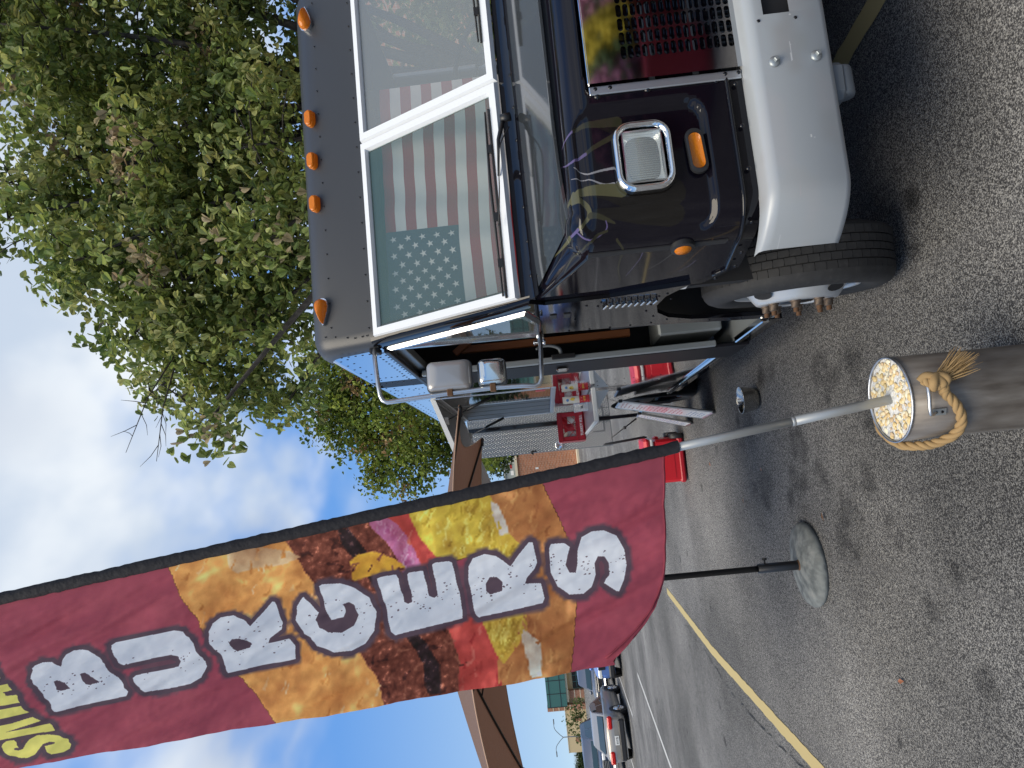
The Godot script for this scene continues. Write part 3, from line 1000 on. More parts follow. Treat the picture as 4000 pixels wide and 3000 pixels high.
# ------------------------------------------------------------------ parked cars (heading along -z before turning)
func car(called: String, label: String, at: Vector3, yaw: float, paint: Color, st: Dictionary) -> void:
	var c := thing(called, label, st.kind, at, "cars in the far parking rows")
	c.rotation.y = yaw
	var pm := mat("car_paint_%d" % M.size(), paint, 0.22, 0.35)
	pm.clearcoat_enabled = true
	var L: float = st.length / 2
	var W: float = st.width / 2
	var B: float = st.belt
	var H: float = st.height
	var hood: float = st.hood
	# lower body as a loft along its length: [z, top, half width]
	var rows := [[-L, hood - 0.22, W * 0.78], [-L + 0.06, hood - 0.12, W * 0.90], [-L + 0.25, hood - 0.04, W * 0.97], [st.cowl, B - 0.02, W], [0.0, B, W], [L - 0.5, B + st.tail, W], [L - 0.12, B + st.tail - 0.03, W * 0.95], [L - 0.02, B + st.tail - 0.16, W * 0.88], [L, B + st.tail - 0.35, W * 0.84]]
	var sec := func(r: Array) -> Array:
		var w: float = r[2]
		var t: float = r[1]
		var y0: float = st.clear
		return [Vector3(w * 0.86, y0, r[0]), Vector3(w * 0.97, y0 + 0.12, r[0]), Vector3(w, lerpf(y0, t, 0.5), r[0]), Vector3(w * 0.97, t - 0.08, r[0]), Vector3(w * 0.88, t, r[0]), Vector3(0, t + 0.02, r[0]),
			Vector3(-w * 0.88, t, r[0]), Vector3(-w * 0.97, t - 0.08, r[0]), Vector3(-w, lerpf(y0, t, 0.5), r[0]), Vector3(-w * 0.97, y0 + 0.12, r[0]), Vector3(-w * 0.86, y0, r[0])]
	var b := Mb.new().smooth()
	for i in rows.size() - 1:
		var p: Array = sec.call(rows[i])
		var q: Array = sec.call(rows[i + 1])
		for k in p.size() - 1:
			b.quad(p[k], p[k + 1], q[k + 1], q[k])
	b.smooth(2)
	for e in [0, rows.size() - 1]:
		var p: Array = sec.call(rows[e])
		for k in range(1, p.size() - 1):
			b.tri(p[0], p[k], p[k + 1])
	put("body", b, pm, c, true)
	# cabin: base and roof outlines
	var zf: float = st.cowl
	var zr: float = st.rear
	var rf: float = st.roof_front
	var rr: float = st.roof_rear
	var wb := W * 0.90
	var wr := W * 0.74
	var cab := Mb.new().smooth()
	var prof := [[zf, B - 0.03, wb], [rf, H - 0.06, wr * 1.02], [rf + 0.25, H, wr], [rr - 0.3, H, wr], [rr, H - 0.06, wr * 1.0], [zr, B + st.tail - 0.03, wb]]
	for i in prof.size() - 1:
		var p: Array = prof[i]
		var q: Array = prof[i + 1]
		cab.quad(Vector3(-p[2], p[1], p[0]), Vector3(p[2], p[1], p[0]), Vector3(q[2], q[1], q[0]), Vector3(-q[2], q[1], q[0]))
	for s in [-1.0, 1.0]:
		cab.smooth(5)
		for i in prof.size() - 1:
			var p: Array = prof[i]
			var q: Array = prof[i + 1]
			cab.quad(Vector3(s * p[2], p[1], p[0]), Vector3(s * q[2], q[1], q[0]), Vector3(s * wb, B - 0.05, q[0]), Vector3(s * wb, B - 0.05, p[0]))
	put("cabin", cab, pm, c, true)
	# glass stands a few millimetres proud
	var G := func(name_: String, q: Array) -> void:
		var g := Mb.new()
		g.face(q, Vector3(0, B, (zf + zr) / 2))
		put(name_, g, M.car_glass, c, true)
	G.call("windshield", [Vector3(-wb * 0.92, B + 0.02, zf + 0.03), Vector3(wb * 0.92, B + 0.02, zf + 0.03), Vector3(wr * 0.92, H - 0.10, rf - 0.012), Vector3(-wr * 0.92, H - 0.10, rf - 0.012)])
	G.call("rear_window", [Vector3(-wb * 0.88, B + st.tail + 0.04, zr - 0.03), Vector3(wb * 0.88, B + st.tail + 0.04, zr - 0.03), Vector3(wr * 0.88, H - 0.10, rr + 0.015), Vector3(-wr * 0.88, H - 0.10, rr + 0.015)])
	for s in [-1.0, 1.0]:
		var mid := (rf + rr) / 2
		var X := func(y: float) -> float: return s * (lerpf(wb, wr, (y - B + 0.05) / (H - B)) + 0.008)
		G.call("side_window", [Vector3(X.call(B + 0.02), B + 0.02, zf + 0.28), Vector3(X.call(B + 0.02), B + 0.02, mid - 0.05), Vector3(X.call(H - 0.09), H - 0.09, mid - 0.05), Vector3(X.call(H - 0.09), H - 0.09, rf + 0.12)])
		G.call("side_window", [Vector3(X.call(B + 0.02), B + 0.02, mid + 0.05), Vector3(X.call(B + 0.04), B + 0.04, zr - 0.35), Vector3(X.call(H - 0.09), H - 0.09, rr - 0.1), Vector3(X.call(H - 0.09), H - 0.09, mid + 0.05)])
		put("side_mirror", Mb.new().box(Vector3(s * (wb + 0.12), B + 0.06, zf + 0.35), Vector3(0.18, 0.13, 0.09), 0.03), pm, c, true)
		for zz in [-L + 0.85, L - 0.85]:
			var hub := Vector3(s * (W - 0.10), st.wheel, zz)
			var ax := Vector3(s, 0, 0)
			var r: float = st.wheel
			put("wheel_arch", Mb.new().smooth().lathe(hub, ax, [Vector2(r * 1.16, 0.02), Vector2(r * 1.16, 0.118), Vector2(0.0, 0.118)], 20, true), M.black_plastic, c, true)
			var w := put("wheel", Mb.new().smooth().lathe(hub, ax, [Vector2(r * 0.64, 0.115), Vector2(r * 0.9, 0.145), Vector2(r, 0.10), Vector2(r, -0.10), Vector2(r * 0.6, -0.11)], 20), M.rubber, c, true)
			var rim := Mb.new()
			rim.lathe(hub, ax, [Vector2(r * 0.66, 0.118), Vector2(r * 0.60, 0.14), Vector2(r * 0.56, 0.12)], 18)
			for k in 10:
				var d := Vector3(0, cos(TAU * k / 10), sin(TAU * k / 10))
				rim.frustum([hub + ax * 0.125 + d.cross(ax) * 0.018, hub + ax * 0.125 + d * r * 0.6 + d.cross(ax) * 0.014, hub + ax * 0.125 + d * r * 0.6 - d.cross(ax) * 0.014, hub + ax * 0.125 - d.cross(ax) * 0.018], ax * 0.02)
			put("rim", rim, M.chrome, w, true)
	# rear
	for s in [-1.0, 1.0]:
		put("tail_light", Mb.new().box(Vector3(s * W * 0.72, B + st.tail - 0.20, L - 0.03), Vector3(W * 0.54, 0.19, 0.14), 0.05), M.tail_red, c, true)
		put("headlight", Mb.new().box(Vector3(s * W * 0.72, hood - 0.2, -L + 0.06), Vector3(W * 0.36, 0.17, 0.14), 0.04), M.car_lamp, c, true)
	put("rear_bumper", Mb.new().box(Vector3(0, st.clear + 0.16, L - 0.05), Vector3(W * 1.72, 0.26, 0.2), 0.06), M.black_plastic, c, true)
	put("number_plate", Mb.new().box(Vector3(0, B + st.tail - 0.42, L + 0.012), Vector3(0.34, 0.16, 0.02), 0.004), M.white_paint, c, true)
	var gr := put("grille", Mb.new().box(Vector3(0, hood - 0.27, -L + 0.02), Vector3(W * st.grille, 0.30, 0.08), 0.03), M.black_plastic, c, true)
	var gf := Mb.new()
	var gw: float = W * st.grille
	for k in 4:
		gf.box(Vector3(0, hood - 0.38 + k * 0.075, -L - 0.025), Vector3(gw * 0.98, 0.022, 0.03))
	put("grille_bars", gf, M.chrome if st.chrome else M.black_metal, gr, true)
	put("front_bumper", Mb.new().box(Vector3(0, st.clear + 0.13, -L + 0.02), Vector3(W * 1.8, 0.24, 0.22), 0.06), M.chrome if st.chrome else M.black_plastic, c, true)


func parked_cars() -> void:
	mat("car_glass", lin(0.03, 0.05, 0.055), 0.03)
	mat("tail_red", lin(0.55, 0.01, 0.01), 0.12)
	mat("car_lamp", lin(0.75, 0.76, 0.74), 0.08)
	var hatch := {"kind": "car", "length": 4.5, "width": 1.8, "height": 1.45, "belt": 0.93, "hood": 0.86, "tail": 0.06, "clear": 0.2, "cowl": -0.95, "rear": 1.75, "roof_front": -0.25, "roof_rear": 0.95, "wheel": 0.33, "grille": 0.9, "chrome": false}
	car("parked_car", "silver-grey sedan parked with its rear and red tail lights towards the camera", Vector3(-10.05, -0.63, -31.0), 0.0, lin(0.30, 0.28, 0.25), hatch)
	var suv := {"kind": "car", "length": 4.9, "width": 1.95, "height": 1.72, "belt": 1.08, "hood": 1.06, "tail": 0.05, "clear": 0.28, "cowl": -1.05, "rear": 2.3, "roof_front": -0.35, "roof_rear": 1.95, "wheel": 0.39, "grille": 1.1, "chrome": true}
	car("parked_car", "dark blue-grey vehicle with chrome grille, parked behind the sedan beside the blue truck", Vector3(-9.45, -0.63, -37.2), PI, lin(0.06, 0.075, 0.11), suv)
	var big := suv.duplicate()
	big.height = 1.86
	big.length = 5.4
	big.belt = 1.16
	big.hood = 1.14
	car("parked_car", "tall dark blue vehicle showing over the sedan's roof at the picture's edge", Vector3(-13.35, -0.63, -37.0), PI, lin(0.03, 0.045, 0.085), big)
	var pick := {"kind": "pickup truck", "length": 5.5, "width": 1.98, "height": 1.85, "belt": 1.12, "hood": 1.10, "tail": 0.02, "clear": 0.3, "cowl": -0.9, "rear": 1.2, "roof_front": -0.3, "roof_rear": 0.95, "wheel": 0.40, "grille": 1.15, "chrome": false}
	car("parked_pickup", "bright blue pickup truck facing the camera with a black grille, half hidden by the banner", Vector3(-7.05, -0.63, -32.2), PI, lin(0.10, 0.20, 0.52), pick)
	var tm := TextMesh.new()
	tm.text = "4117J"
	tm.font_size = 12
	tm.pixel_size = 0.008
	tm.depth = 0.004
	var sed := get_node("parked_car")
	tm.material = M.dark_inside
	put_mesh("plate_letters", tm, sed, Transform3D(Basis.IDENTITY, Vector3(0, 0.57, 2.277)), true)


# ------------------------------------------------------------------ the food truck
const XL := 0.72
const XR := 2.70
const CX := 1.71


func ws(x: float, t: float, off := 0.0) -> Vector3:   # a point on the leaning windshield plane
	return Vector3(x, lerpf(1.637, 2.328, t), lerpf(-2.759, -3.154, t)) + Vector3(0, 0.496, 0.868) * off


func truck() -> void:
	var t := thing("food_truck", "black step-van food truck with mirrored side panels, striped flag behind its windshield and silver bumper", "food truck", Vector3(CX, 0, -5.6))
	var sideL := func(p: Vector2) -> Vector3: return Vector3(XL, p.y, p.x)
	var sideR := func(p: Vector2) -> Vector3: return Vector3(XR, p.y, p.x)

	# ---- shell
	var b := Mb.new().smooth()
	var sec := [Vector2(XL, 2.60)]
	sec.append_array(arc(Vector2(XL + 0.07, 2.62), Vector2(0.07, 0.07), 180, 90, 6))
	sec.append_array(arc(Vector2(XR - 0.07, 2.62), Vector2(0.07, 0.07), 90, 0, 6))
	sec.append(Vector2(XR, 2.60))
	for i in sec.size() - 1:
		b.quad(Vector3(sec[i].x, sec[i].y, -3.40), Vector3(sec[i + 1].x, sec[i + 1].y, -3.40), Vector3(sec[i + 1].x, sec[i + 1].y, -8.6), Vector3(sec[i].x, sec[i].y, -8.6))
	put("roof", b, M.polished_metal, t)

	b = Mb.new().smooth()
	var cols := [[0.712, -0.11, 1.0], [0.716, -0.06, 0.75], [0.728, -0.025, 0.45], [0.752, -0.005, 0.2], [0.79, 0.0, 0.0], [2.63, 0.0, 0.0], [2.668, -0.005, 0.2], [2.692, -0.025, 0.45], [2.704, -0.06, 0.75], [2.708, -0.11, 1.0]]
	var prof := [Vector2(2.335, -3.162), Vector2(2.56, -3.250), Vector2(2.61, -3.272), Vector2(2.65, -3.300), Vector2(2.678, -3.345), Vector2(2.69, -3.41)]
	for i in cols.size() - 1:
		for j in prof.size() - 1:
			var q := []
			for e in [[i, j], [i + 1, j], [i + 1, j + 1], [i, j + 1]]:
				var c: Array = cols[e[0]]
				var p: Vector2 = prof[e[1]]
				q.append(Vector3(c[0], p.x - c[2] * 0.055 * maxf(0.0, (p.x - 2.5) / 0.19), p.y + c[1]))
			b.quad(q[0], q[1], q[2], q[3])
	var fp := put("front_panel", b, M.satin_black, t)
	for i in 15:
		rivet(fp, Vector3(0.84 + i * 0.124, 2.565, -3.249), Vector3(0, 0.37, 0.93), 0.62)
	for i in 15:
		rivet(fp, Vector3(0.80 + i * 0.13, 2.362, -3.170), Vector3(0, 0.37, 0.93), 0.62)
	for e in [[0.775, 2.48], [0.765, 2.44], [0.765, 2.40], [0.80, 2.60], [0.79, 2.545], [0.765, 2.375]]:
		rivet(fp, Vector3(e[0], e[1], -3.162 - (e[1] - 2.335) * 0.39 + 0.002), Vector3(-0.1, 0.37, 0.92), 0.62)

	# ---- marker lights along the brow
	for k in 3:
		var x := CX + (k - 1) * 0.228
		var o := Vector3(x, 2.607, -3.262)
		var n := Vector3(0, 0.42, 0.907)
		var base := Mb.new()
		var bas := Basis(Vector3.RIGHT, n.cross(Vector3.RIGHT).normalized(), n)
		base.smooth(1)
		var rr := round_rect(0.086, 0.046, 0.0225, 9)
		var lens := func(scale_: float, h: float) -> Array:
			var out := []
			for p in rr:
				out.append(o + bas * Vector3(p.x * scale_, p.y * scale_, h))
			return out
		var lv := [lens.call(1.0, -0.006), lens.call(1.0, 0.014), lens.call(0.95, 0.016), lens.call(0.90, 0.026), lens.call(0.76, 0.031)]
		for i in lv.size() - 1:
			base.smooth(10 + i)
			for m in rr.size():
				var m2 := (m + 1) % rr.size()
				base.quad(lv[i][m], lv[i][m2], lv[i + 1][m2], lv[i + 1][m])
		base.smooth(30)
		base.face(lv[4].duplicate(), o)
		put("marker_light", base, M.amber_lens, t)
	for s in [-1.0, 1.0]:
		var o := Vector3(CX + s * 0.785, 2.600, -3.262)
		var tear := []
		for a in 20:
			var th := TAU * a / 20
			tear.append(Vector2(cos(th) * 0.062 - s * 0.0, sin(th) * 0.027 * (1.0 - 0.72 * cos(th) * s)))
		var nn := Vector3(0, 0.42, 0.907)
		var bas := Basis(Vector3.RIGHT, nn.cross(Vector3.RIGHT).normalized(), nn)
		var rim := Mb.new()
		for a in 20:
			var p: Vector2 = tear[a]
			var q: Vector2 = tear[(a + 1) % 20]
			rim.quad(o + bas * Vector3(p.x * 1.1, p.y * 1.15, -0.012), o + bas * Vector3(q.x * 1.1, q.y * 1.15, -0.012), o + bas * Vector3(q.x * 1.1, q.y * 1.15, 0.012), o + bas * Vector3(p.x * 1.1, p.y * 1.15, 0.012))
			rim.quad(o + bas * Vector3(p.x * 1.1, p.y * 1.15, 0.012), o + bas * Vector3(q.x * 1.1, q.y * 1.15, 0.012), o + bas * Vector3(q.x, q.y, 0.012), o + bas * Vector3(p.x, p.y, 0.012))
		var mk := put("marker_light", rim, M.chrome, t)
		var lb := Mb.new().smooth()
		for j in 4:
			for a in 20:
				var q := []
				for e in [[a, j], [a + 1, j], [a + 1, j + 1], [a, j + 1]]:
					var ph: float = PI / 2 * e[1] / 4.0
					var p: Vector2 = tear[e[0] % 20]
					q.append(o + bas * Vector3(p.x * cos(ph) - s * 0.012 * sin(ph), p.y * cos(ph), 0.012 + 0.042 * sin(ph)))
				lb.quad(q[0], q[1], q[2], q[3])
		put("lens", lb, M.amber_lens, mk)

	# ---- windshield: two panes in mitred white frames
	for k in 2:
		var x0 := 0.745 if k == 0 else CX + 0.002
		var x1 := CX - 0.002 if k == 0 else 2.675
		var w := 0.048
		var tw := 0.058
		var o := [ws(x0, 0), ws(x1, 0), ws(x1, 1), ws(x0, 1)]
		var q := [ws(x0 + w, tw), ws(x1 - w, tw), ws(x1 - w, 1 - tw * 0.8), ws(x0 + w, 1 - tw * 0.8)]
		var fr := put("windshield_frame", Mb.new().frustum([o[0], o[1], q[1], q[0]], Vector3(0, 0.496, 0.868) * 0.022, 0.16), M.white_frame, t)
		for e in 3:
			put("frame_bar", Mb.new().frustum([o[e + 1], o[(e + 2) % 4], q[(e + 2) % 4], q[e + 1]], Vector3(0, 0.496, 0.868) * 0.022, 0.16), M.white_frame, fr)
		# rubber seal behind the bars
		for e in 4:
			var sl := Mb.new()
			var c: Vector3 = (q[0] + q[2]) / 2
			var g := func(p: Vector3) -> Vector3: return p + (c - p).normalized() * 0.008 + Vector3(0, 0.496, 0.868) * 0.004
			sl.quad(q[e], q[(e + 1) % 4], g.call(q[(e + 1) % 4]), g.call(q[e]))
			put("seal", sl, M.black_plastic, fr)
		var gl := Mb.new()
		gl.quad(ws(x0 + w - 0.01, tw - 0.01, 0.003), ws(x1 - w + 0.01, tw - 0.01, 0.003), ws(x1 - w + 0.01, 1 - tw * 0.7, 0.003), ws(x0 + w - 0.01, 1 - tw * 0.7, 0.003))
		put("windshield_pane", gl, M.tinted_glass if k == 0 else M.dusty_glass, t)

	# ---- corner posts
	for s in [0, 1]:
		b = Mb.new().smooth()
		var pts := [Vector3(0.750, 0.010, 0), Vector3(0.735, 0.004, 0), Vector3(0.722, -0.022, 0), Vector3(0.7185, -0.05, 0), Vector3(0.7185, -0.105, 0)]
		for j in 8:
			for i in pts.size() - 1:
				var q := []
				for e in [[i, j], [i + 1, j], [i + 1, j + 1], [i, j + 1]]:
					var base := ws(0, -0.06 + 1.10 * e[1] / 8.0)
					var x: float = pts[e[0]].x
					q.append(Vector3(x if s == 0 else 2 * CX - x, base.y, base.z + pts[e[0]].y))
				b.quad(q[0], q[1], q[2], q[3])
		put("corner_post", b, M.black_paint, t)

	# ---- quarter windows in chrome frames
	for s in [0, 1]:
		var X := XL if s == 0 else XR
		var sg := -1.0 if s == 0 else 1.0
		var o := [Vector2(-2.845, 1.618), Vector2(-3.055, 1.556), Vector2(-3.325, 1.558), Vector2(-3.272, 2.316)]
		var q := [Vector2(-2.905, 1.652), Vector2(-3.062, 1.590), Vector2(-3.292, 1.592), Vector2(-3.246, 2.19)]
		var fr: Node = null
		for e in 4:
			var a: Vector2 = o[e]
			var a2: Vector2 = o[(e + 1) % 4]
			var c: Vector2 = q[(e + 1) % 4]
			var d: Vector2 = q[e]
			var bar := Mb.new().frustum([Vector3(X, a.y, a.x), Vector3(X, a2.y, a2.x), Vector3(X, c.y, c.x), Vector3(X, d.y, d.x)], Vector3(sg * 0.018, 0, 0), 0.25)
			if fr == null:
				fr = put("quarter_window_frame", bar, M.frame_chrome, t)
			else:
				put("frame_bar", bar, M.frame_chrome, fr)
		var gl := Mb.new()
		gl.quad(Vector3(X + sg * 0.003, q[0].y - 0.01, q[0].x + 0.01), Vector3(X + sg * 0.003, q[1].y - 0.01, q[1].x), Vector3(X + sg * 0.003, q[2].y - 0.01, q[2].x - 0.01), Vector3(X + sg * 0.003, q[3].y + 0.01, q[3].x))
		put("quarter_window_pane", gl, M.glass, t)

	# ---- cab side below the quarter window, with the wheel arch cut out of it
	var cabp := [Vector2(-2.74, 1.60), Vector2(-2.79, 1.535), Vector2(-2.78, 1.27), Vector2(-2.73, 1.05), Vector2(-2.71, 0.955), Vector2(-2.76, 0.985), Vector2(-2.86, 1.03), Vector2(-3.0, 1.045), Vector2(-3.14, 1.02), Vector2(-3.26, 0.95), Vector2(-3.355, 0.82), Vector2(-3.41, 0.62), Vector2(-3.45, 0.385), Vector2(-3.53, 0.385), Vector2(-3.375, 1.14), Vector2(-3.335, 1.555), Vector2(-3.05, 1.553), Vector2(-2.84, 1.615)]
	for s in [0, 1]:
		var cs := put("cab_side", Mb.new().plate(cabp, sideL if s == 0 else sideR, Vector3((-1.0 if s == 0 else 1.0) * 0.02, 0, 0)), M.black_paint, t)
		if s == 1:
			continue
		for k in 9:
			var z := -2.868
			var y := 1.283 - k * 0.0262
			var bs := Basis.from_euler(Vector3(0.55, 0.35, 0))
			put("louver", Mb.new().box(Vector3(XL - 0.010, y, z), Vector3(0.022, 0.010, 0.030), 0.002, bs), M.chrome, cs)
		for e in [[-2.90, 1.0], [-2.97, 1.075], [-3.08, 1.08], [-3.2, 1.03], [-3.3, 0.95], [-3.34, 1.02], [-3.35, 1.12], [-3.35, 1.22], [-2.84, 1.30], [-2.84, 1.06], [-2.90, 1.31], [-3.34, 1.32], [-3.33, 1.42], [-2.81, 1.03], [-3.42, 0.72], [-3.46, 0.55], [-2.87, 1.36], [-3.02, 1.44], [-3.1, 1.40]]:
			rivet(cs, Vector3(XL - 0.001, e[1], e[0]), Vector3.LEFT, 0.8)
		for e in [[1.50, -3.0], [1.44, -3.0]]:
			put("vent_slot", Mb.new().box(Vector3(XL - 0.002, e[0], e[1]), Vector3(0.006, 0.030, 0.07), 0.002), M.black_plastic, cs)

	# ---- polished side panels
	var side := func(called: String, poly: Array, s: int, m: Material) -> Node:
		return put(called, Mb.new().plate(poly, sideL if s == 0 else sideR, Vector3((-1.0 if s == 0 else 1.0) * 0.015, 0, 0)), m, t)
	for s in [0, 1]:
		side.call("side_panel", [Vector2(-3.285, 2.33), Vector2(-3.225, 2.345), Vector2(-3.335, 2.60), Vector2(-4.255, 2.60), Vector2(-4.255, 2.33)], s, M.polished_metal)
		side.call("seam_cover", [Vector2(-4.26, 2.33), Vector2(-4.26, 2.63), Vector2(-4.495, 2.63), Vector2(-4.495, 2.33)], s, M.door_paint)
		side.call("side_panel", [Vector2(-4.50, 0.43), Vector2(-4.50, 2.60), Vector2(-5.30, 2.60), Vector2(-5.30, 0.43)], s, M.polished_metal)
		var low := [Vector2(-5.302, 1.46), Vector2(-5.302, 0.43), Vector2(-6.40, 0.43)]
		low.append_array(arc(Vector2(-7.12, 0.40), Vector2(0.72, 0.47), 4, 104, 12))
		low.append(Vector2(-7.262, 1.46))
		side.call("side_panel", low, s, M.polished_metal)
		side.call("side_panel", [Vector2(-5.302, 2.40), Vector2(-5.302, 2.60), Vector2(-7.262, 2.60), Vector2(-7.262, 2.40)], s, M.polished_metal)
		var back := [Vector2(-7.264, 2.60), Vector2(-7.264, 0.875)]
		back.append_array(arc(Vector2(-7.12, 0.40), Vector2(0.72, 0.47), 108, 176, 8))
		back.append_array([Vector2(-8.58, 0.43), Vector2(-8.58, 2.60)])
		side.call("side_panel", back, s, M.polished_metal)
	for i in 40:   # rivet rows under the roof edge and down the seams
		rivet(t, Vector3(XL - 0.016, 2.575, -3.42 - i * 0.125), Vector3.LEFT, 0.9)
	for i in 14:
		rivet(t, Vector3(XL - 0.016, 2.37, -3.34 - i * 0.066), Vector3.LEFT, 0.9)
	for i in 5:
		rivet(t, Vector3(XL - 0.016, 2.42 + i * 0.036, -4.215), Vector3.LEFT, 0.9)
		rivet(t, Vector3(XL - 0.016, 2.36 + i * 0.045, -4.54), Vector3.LEFT, 0.9)
		rivet(t, Vector3(XL - 0.016, 2.40 + i * 0.036, -3.31 - i * 0.004), Vector3.LEFT, 0.9)
	for i in 12:
		rivet(t, Vector3(XL - 0.016, 1.42 - i * 0.07, -5.34), Vector3.LEFT, 0.9)
		rivet(t, Vector3(XL - 0.016, 1.10 - i * 0.045, -5.9 - i * 0.1), Vector3.LEFT, 0.9)
		rivet(t, Vector3(XL - 0.016, 2.43, -4.6 - i * 0.21), Vector3.LEFT, 0.9)

	# ---- lower skirt, chrome rail with a row of holes
	for s in [0, 1]:
		var X := XL if s == 0 else XR
		var sg := -1.0 if s == 0 else 1.0
		put("skirt", Mb.new().bx(Vector3(X - sg * 0.03, 0.315, -6.42), Vector3(X + sg * 0.001, 0.385, -3.56)), M.black_paint, t)
		put("skirt", Mb.new().bx(Vector3(X - sg * 0.03, 0.315, -8.58), Vector3(X + sg * 0.001, 0.40, -7.82)), M.black_paint, t)
		for e in [[-4.06, -3.54], [-6.42, -4.53], [-8.6, -7.82]]:
			var rl := put("rail", Mb.new().bx(Vector3(X - sg * 0.02, 0.385, e[0]), Vector3(X + sg * 0.018, 0.428, e[1]), 0.006), M.chrome, t)
			if e[1] < -4.2 and s == 0:
				var hb := Mb.new()
				var z: float = e[1] - 0.03
				while z > e[0]:
					hb.box(Vector3(X - 0.0185, 0.407, z), Vector3(0.003, 0.014, 0.022))
					z -= 0.042
				put("rail_holes", hb, M.dark_inside, rl).set_meta("kind", "stuff")
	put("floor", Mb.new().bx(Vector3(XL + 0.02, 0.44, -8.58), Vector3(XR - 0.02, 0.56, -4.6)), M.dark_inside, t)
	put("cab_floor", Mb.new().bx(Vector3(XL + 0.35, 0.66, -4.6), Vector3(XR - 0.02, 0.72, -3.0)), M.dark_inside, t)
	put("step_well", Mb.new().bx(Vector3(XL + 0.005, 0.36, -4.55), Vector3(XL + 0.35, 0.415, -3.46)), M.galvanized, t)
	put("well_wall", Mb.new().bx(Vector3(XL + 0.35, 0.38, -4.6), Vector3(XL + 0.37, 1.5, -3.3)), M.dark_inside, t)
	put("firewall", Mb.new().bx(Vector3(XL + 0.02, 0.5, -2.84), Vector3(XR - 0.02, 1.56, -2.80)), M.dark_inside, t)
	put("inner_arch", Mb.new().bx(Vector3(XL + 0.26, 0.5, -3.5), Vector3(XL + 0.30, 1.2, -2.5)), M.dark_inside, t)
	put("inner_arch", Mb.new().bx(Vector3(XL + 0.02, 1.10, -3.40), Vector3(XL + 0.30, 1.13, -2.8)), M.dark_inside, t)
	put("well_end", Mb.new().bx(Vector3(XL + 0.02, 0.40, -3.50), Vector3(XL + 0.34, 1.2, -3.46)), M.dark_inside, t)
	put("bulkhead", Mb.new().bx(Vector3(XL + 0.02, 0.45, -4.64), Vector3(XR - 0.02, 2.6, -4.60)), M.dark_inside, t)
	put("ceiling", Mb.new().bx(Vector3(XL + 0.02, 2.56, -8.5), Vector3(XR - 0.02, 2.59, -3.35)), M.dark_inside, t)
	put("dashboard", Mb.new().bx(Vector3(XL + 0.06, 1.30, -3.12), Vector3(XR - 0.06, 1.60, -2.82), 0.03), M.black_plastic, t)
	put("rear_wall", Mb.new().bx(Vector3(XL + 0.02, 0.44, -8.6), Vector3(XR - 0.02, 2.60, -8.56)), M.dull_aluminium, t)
	# open door frame on the far side, daylight shows through it
	put("far_door_sill", Mb.new().bx(Vector3(XR - 0.02, 0.40, -4.30), Vector3(XR, 1.10, -3.37)), M.black_paint, t)
	put("far_door_post", Mb.new().bx(Vector3(XR - 0.04, 1.10, -4.50), Vector3(XR, 2.33, -4.12), 0.01), M.galvanized, t)
	# step box, timber trim and the sliding door pushed part way back
	put("step_box", Mb.new().bx(Vector3(0.80, 0.475, -4.45), Vector3(1.04, 0.85, -4.10), 0.012), M.galvanized, t)
	put("timber_strip", Mb.new().bx(Vector3(0.858, 0.99, -4.34), Vector3(0.905, 2.06, -4.30), 0.004), M.wood, t)
	put("timber_strip", Mb.new().box(Vector3(0.893, 2.045, -4.28), Vector3(0.13, 0.042, 0.03), 0.004, Basis.from_euler(Vector3(0, 0, -0.95))), M.wood, t)
	var dr := put("sliding_door", Mb.new().bx(Vector3(0.697, 0.325, -4.525), Vector3(0.718, 2.30, -4.115), 0.004), M.door_paint, t)
	put("door_edge", Mb.new().bx(Vector3(0.700, 0.53, -4.112), Vector3(0.735, 2.28, -4.075), 0.004), M.galvanized, dr)
	put("door_handle", Mb.new().bx(Vector3(0.672, 1.40, -4.30), Vector3(0.696, 1.475, -4.235), 0.012), M.chrome, dr)
	put("door_track", Mb.new().bx(Vector3(0.70, 2.302, -4.50), Vector3(0.735, 2.328, -3.30), 0.004), M.black_metal, t)
	put("door_track", Mb.new().bx(Vector3(0.75, 2.26, -4.50), Vector3(0.80, 2.33, -3.33), 0.004), M.galvanized, t)
	put("inner_latch", Mb.new().smooth().tube(spline([Vector3(0.74, 1.44, -4.09), Vector3(0.78, 1.45, -4.07), Vector3(0.80, 1.50, -4.06), Vector3(0.80, 1.56, -4.06), Vector3(0.785, 1.585, -4.05)], 4), [0.012, 0.012, 0.012, 0.012, 0.011, 0.011, 0.010, 0.010, 0.009, 0.009, 0.009, 0.008, 0.008, 0.008, 0.007, 0.007, 0.006], 8), M.cast_grey, dr)
	put("latch_plate", Mb.new().bx(Vector3(0.715, 1.36, -4.073), Vector3(0.745, 1.50, -4.055), 0.004), M.black_metal, dr)

	truck_nose(t)
	truck_front(t)
	truck_wheels(t)
	truck_serving_side(t)
	truck_mirrors(t)
	cab_things()


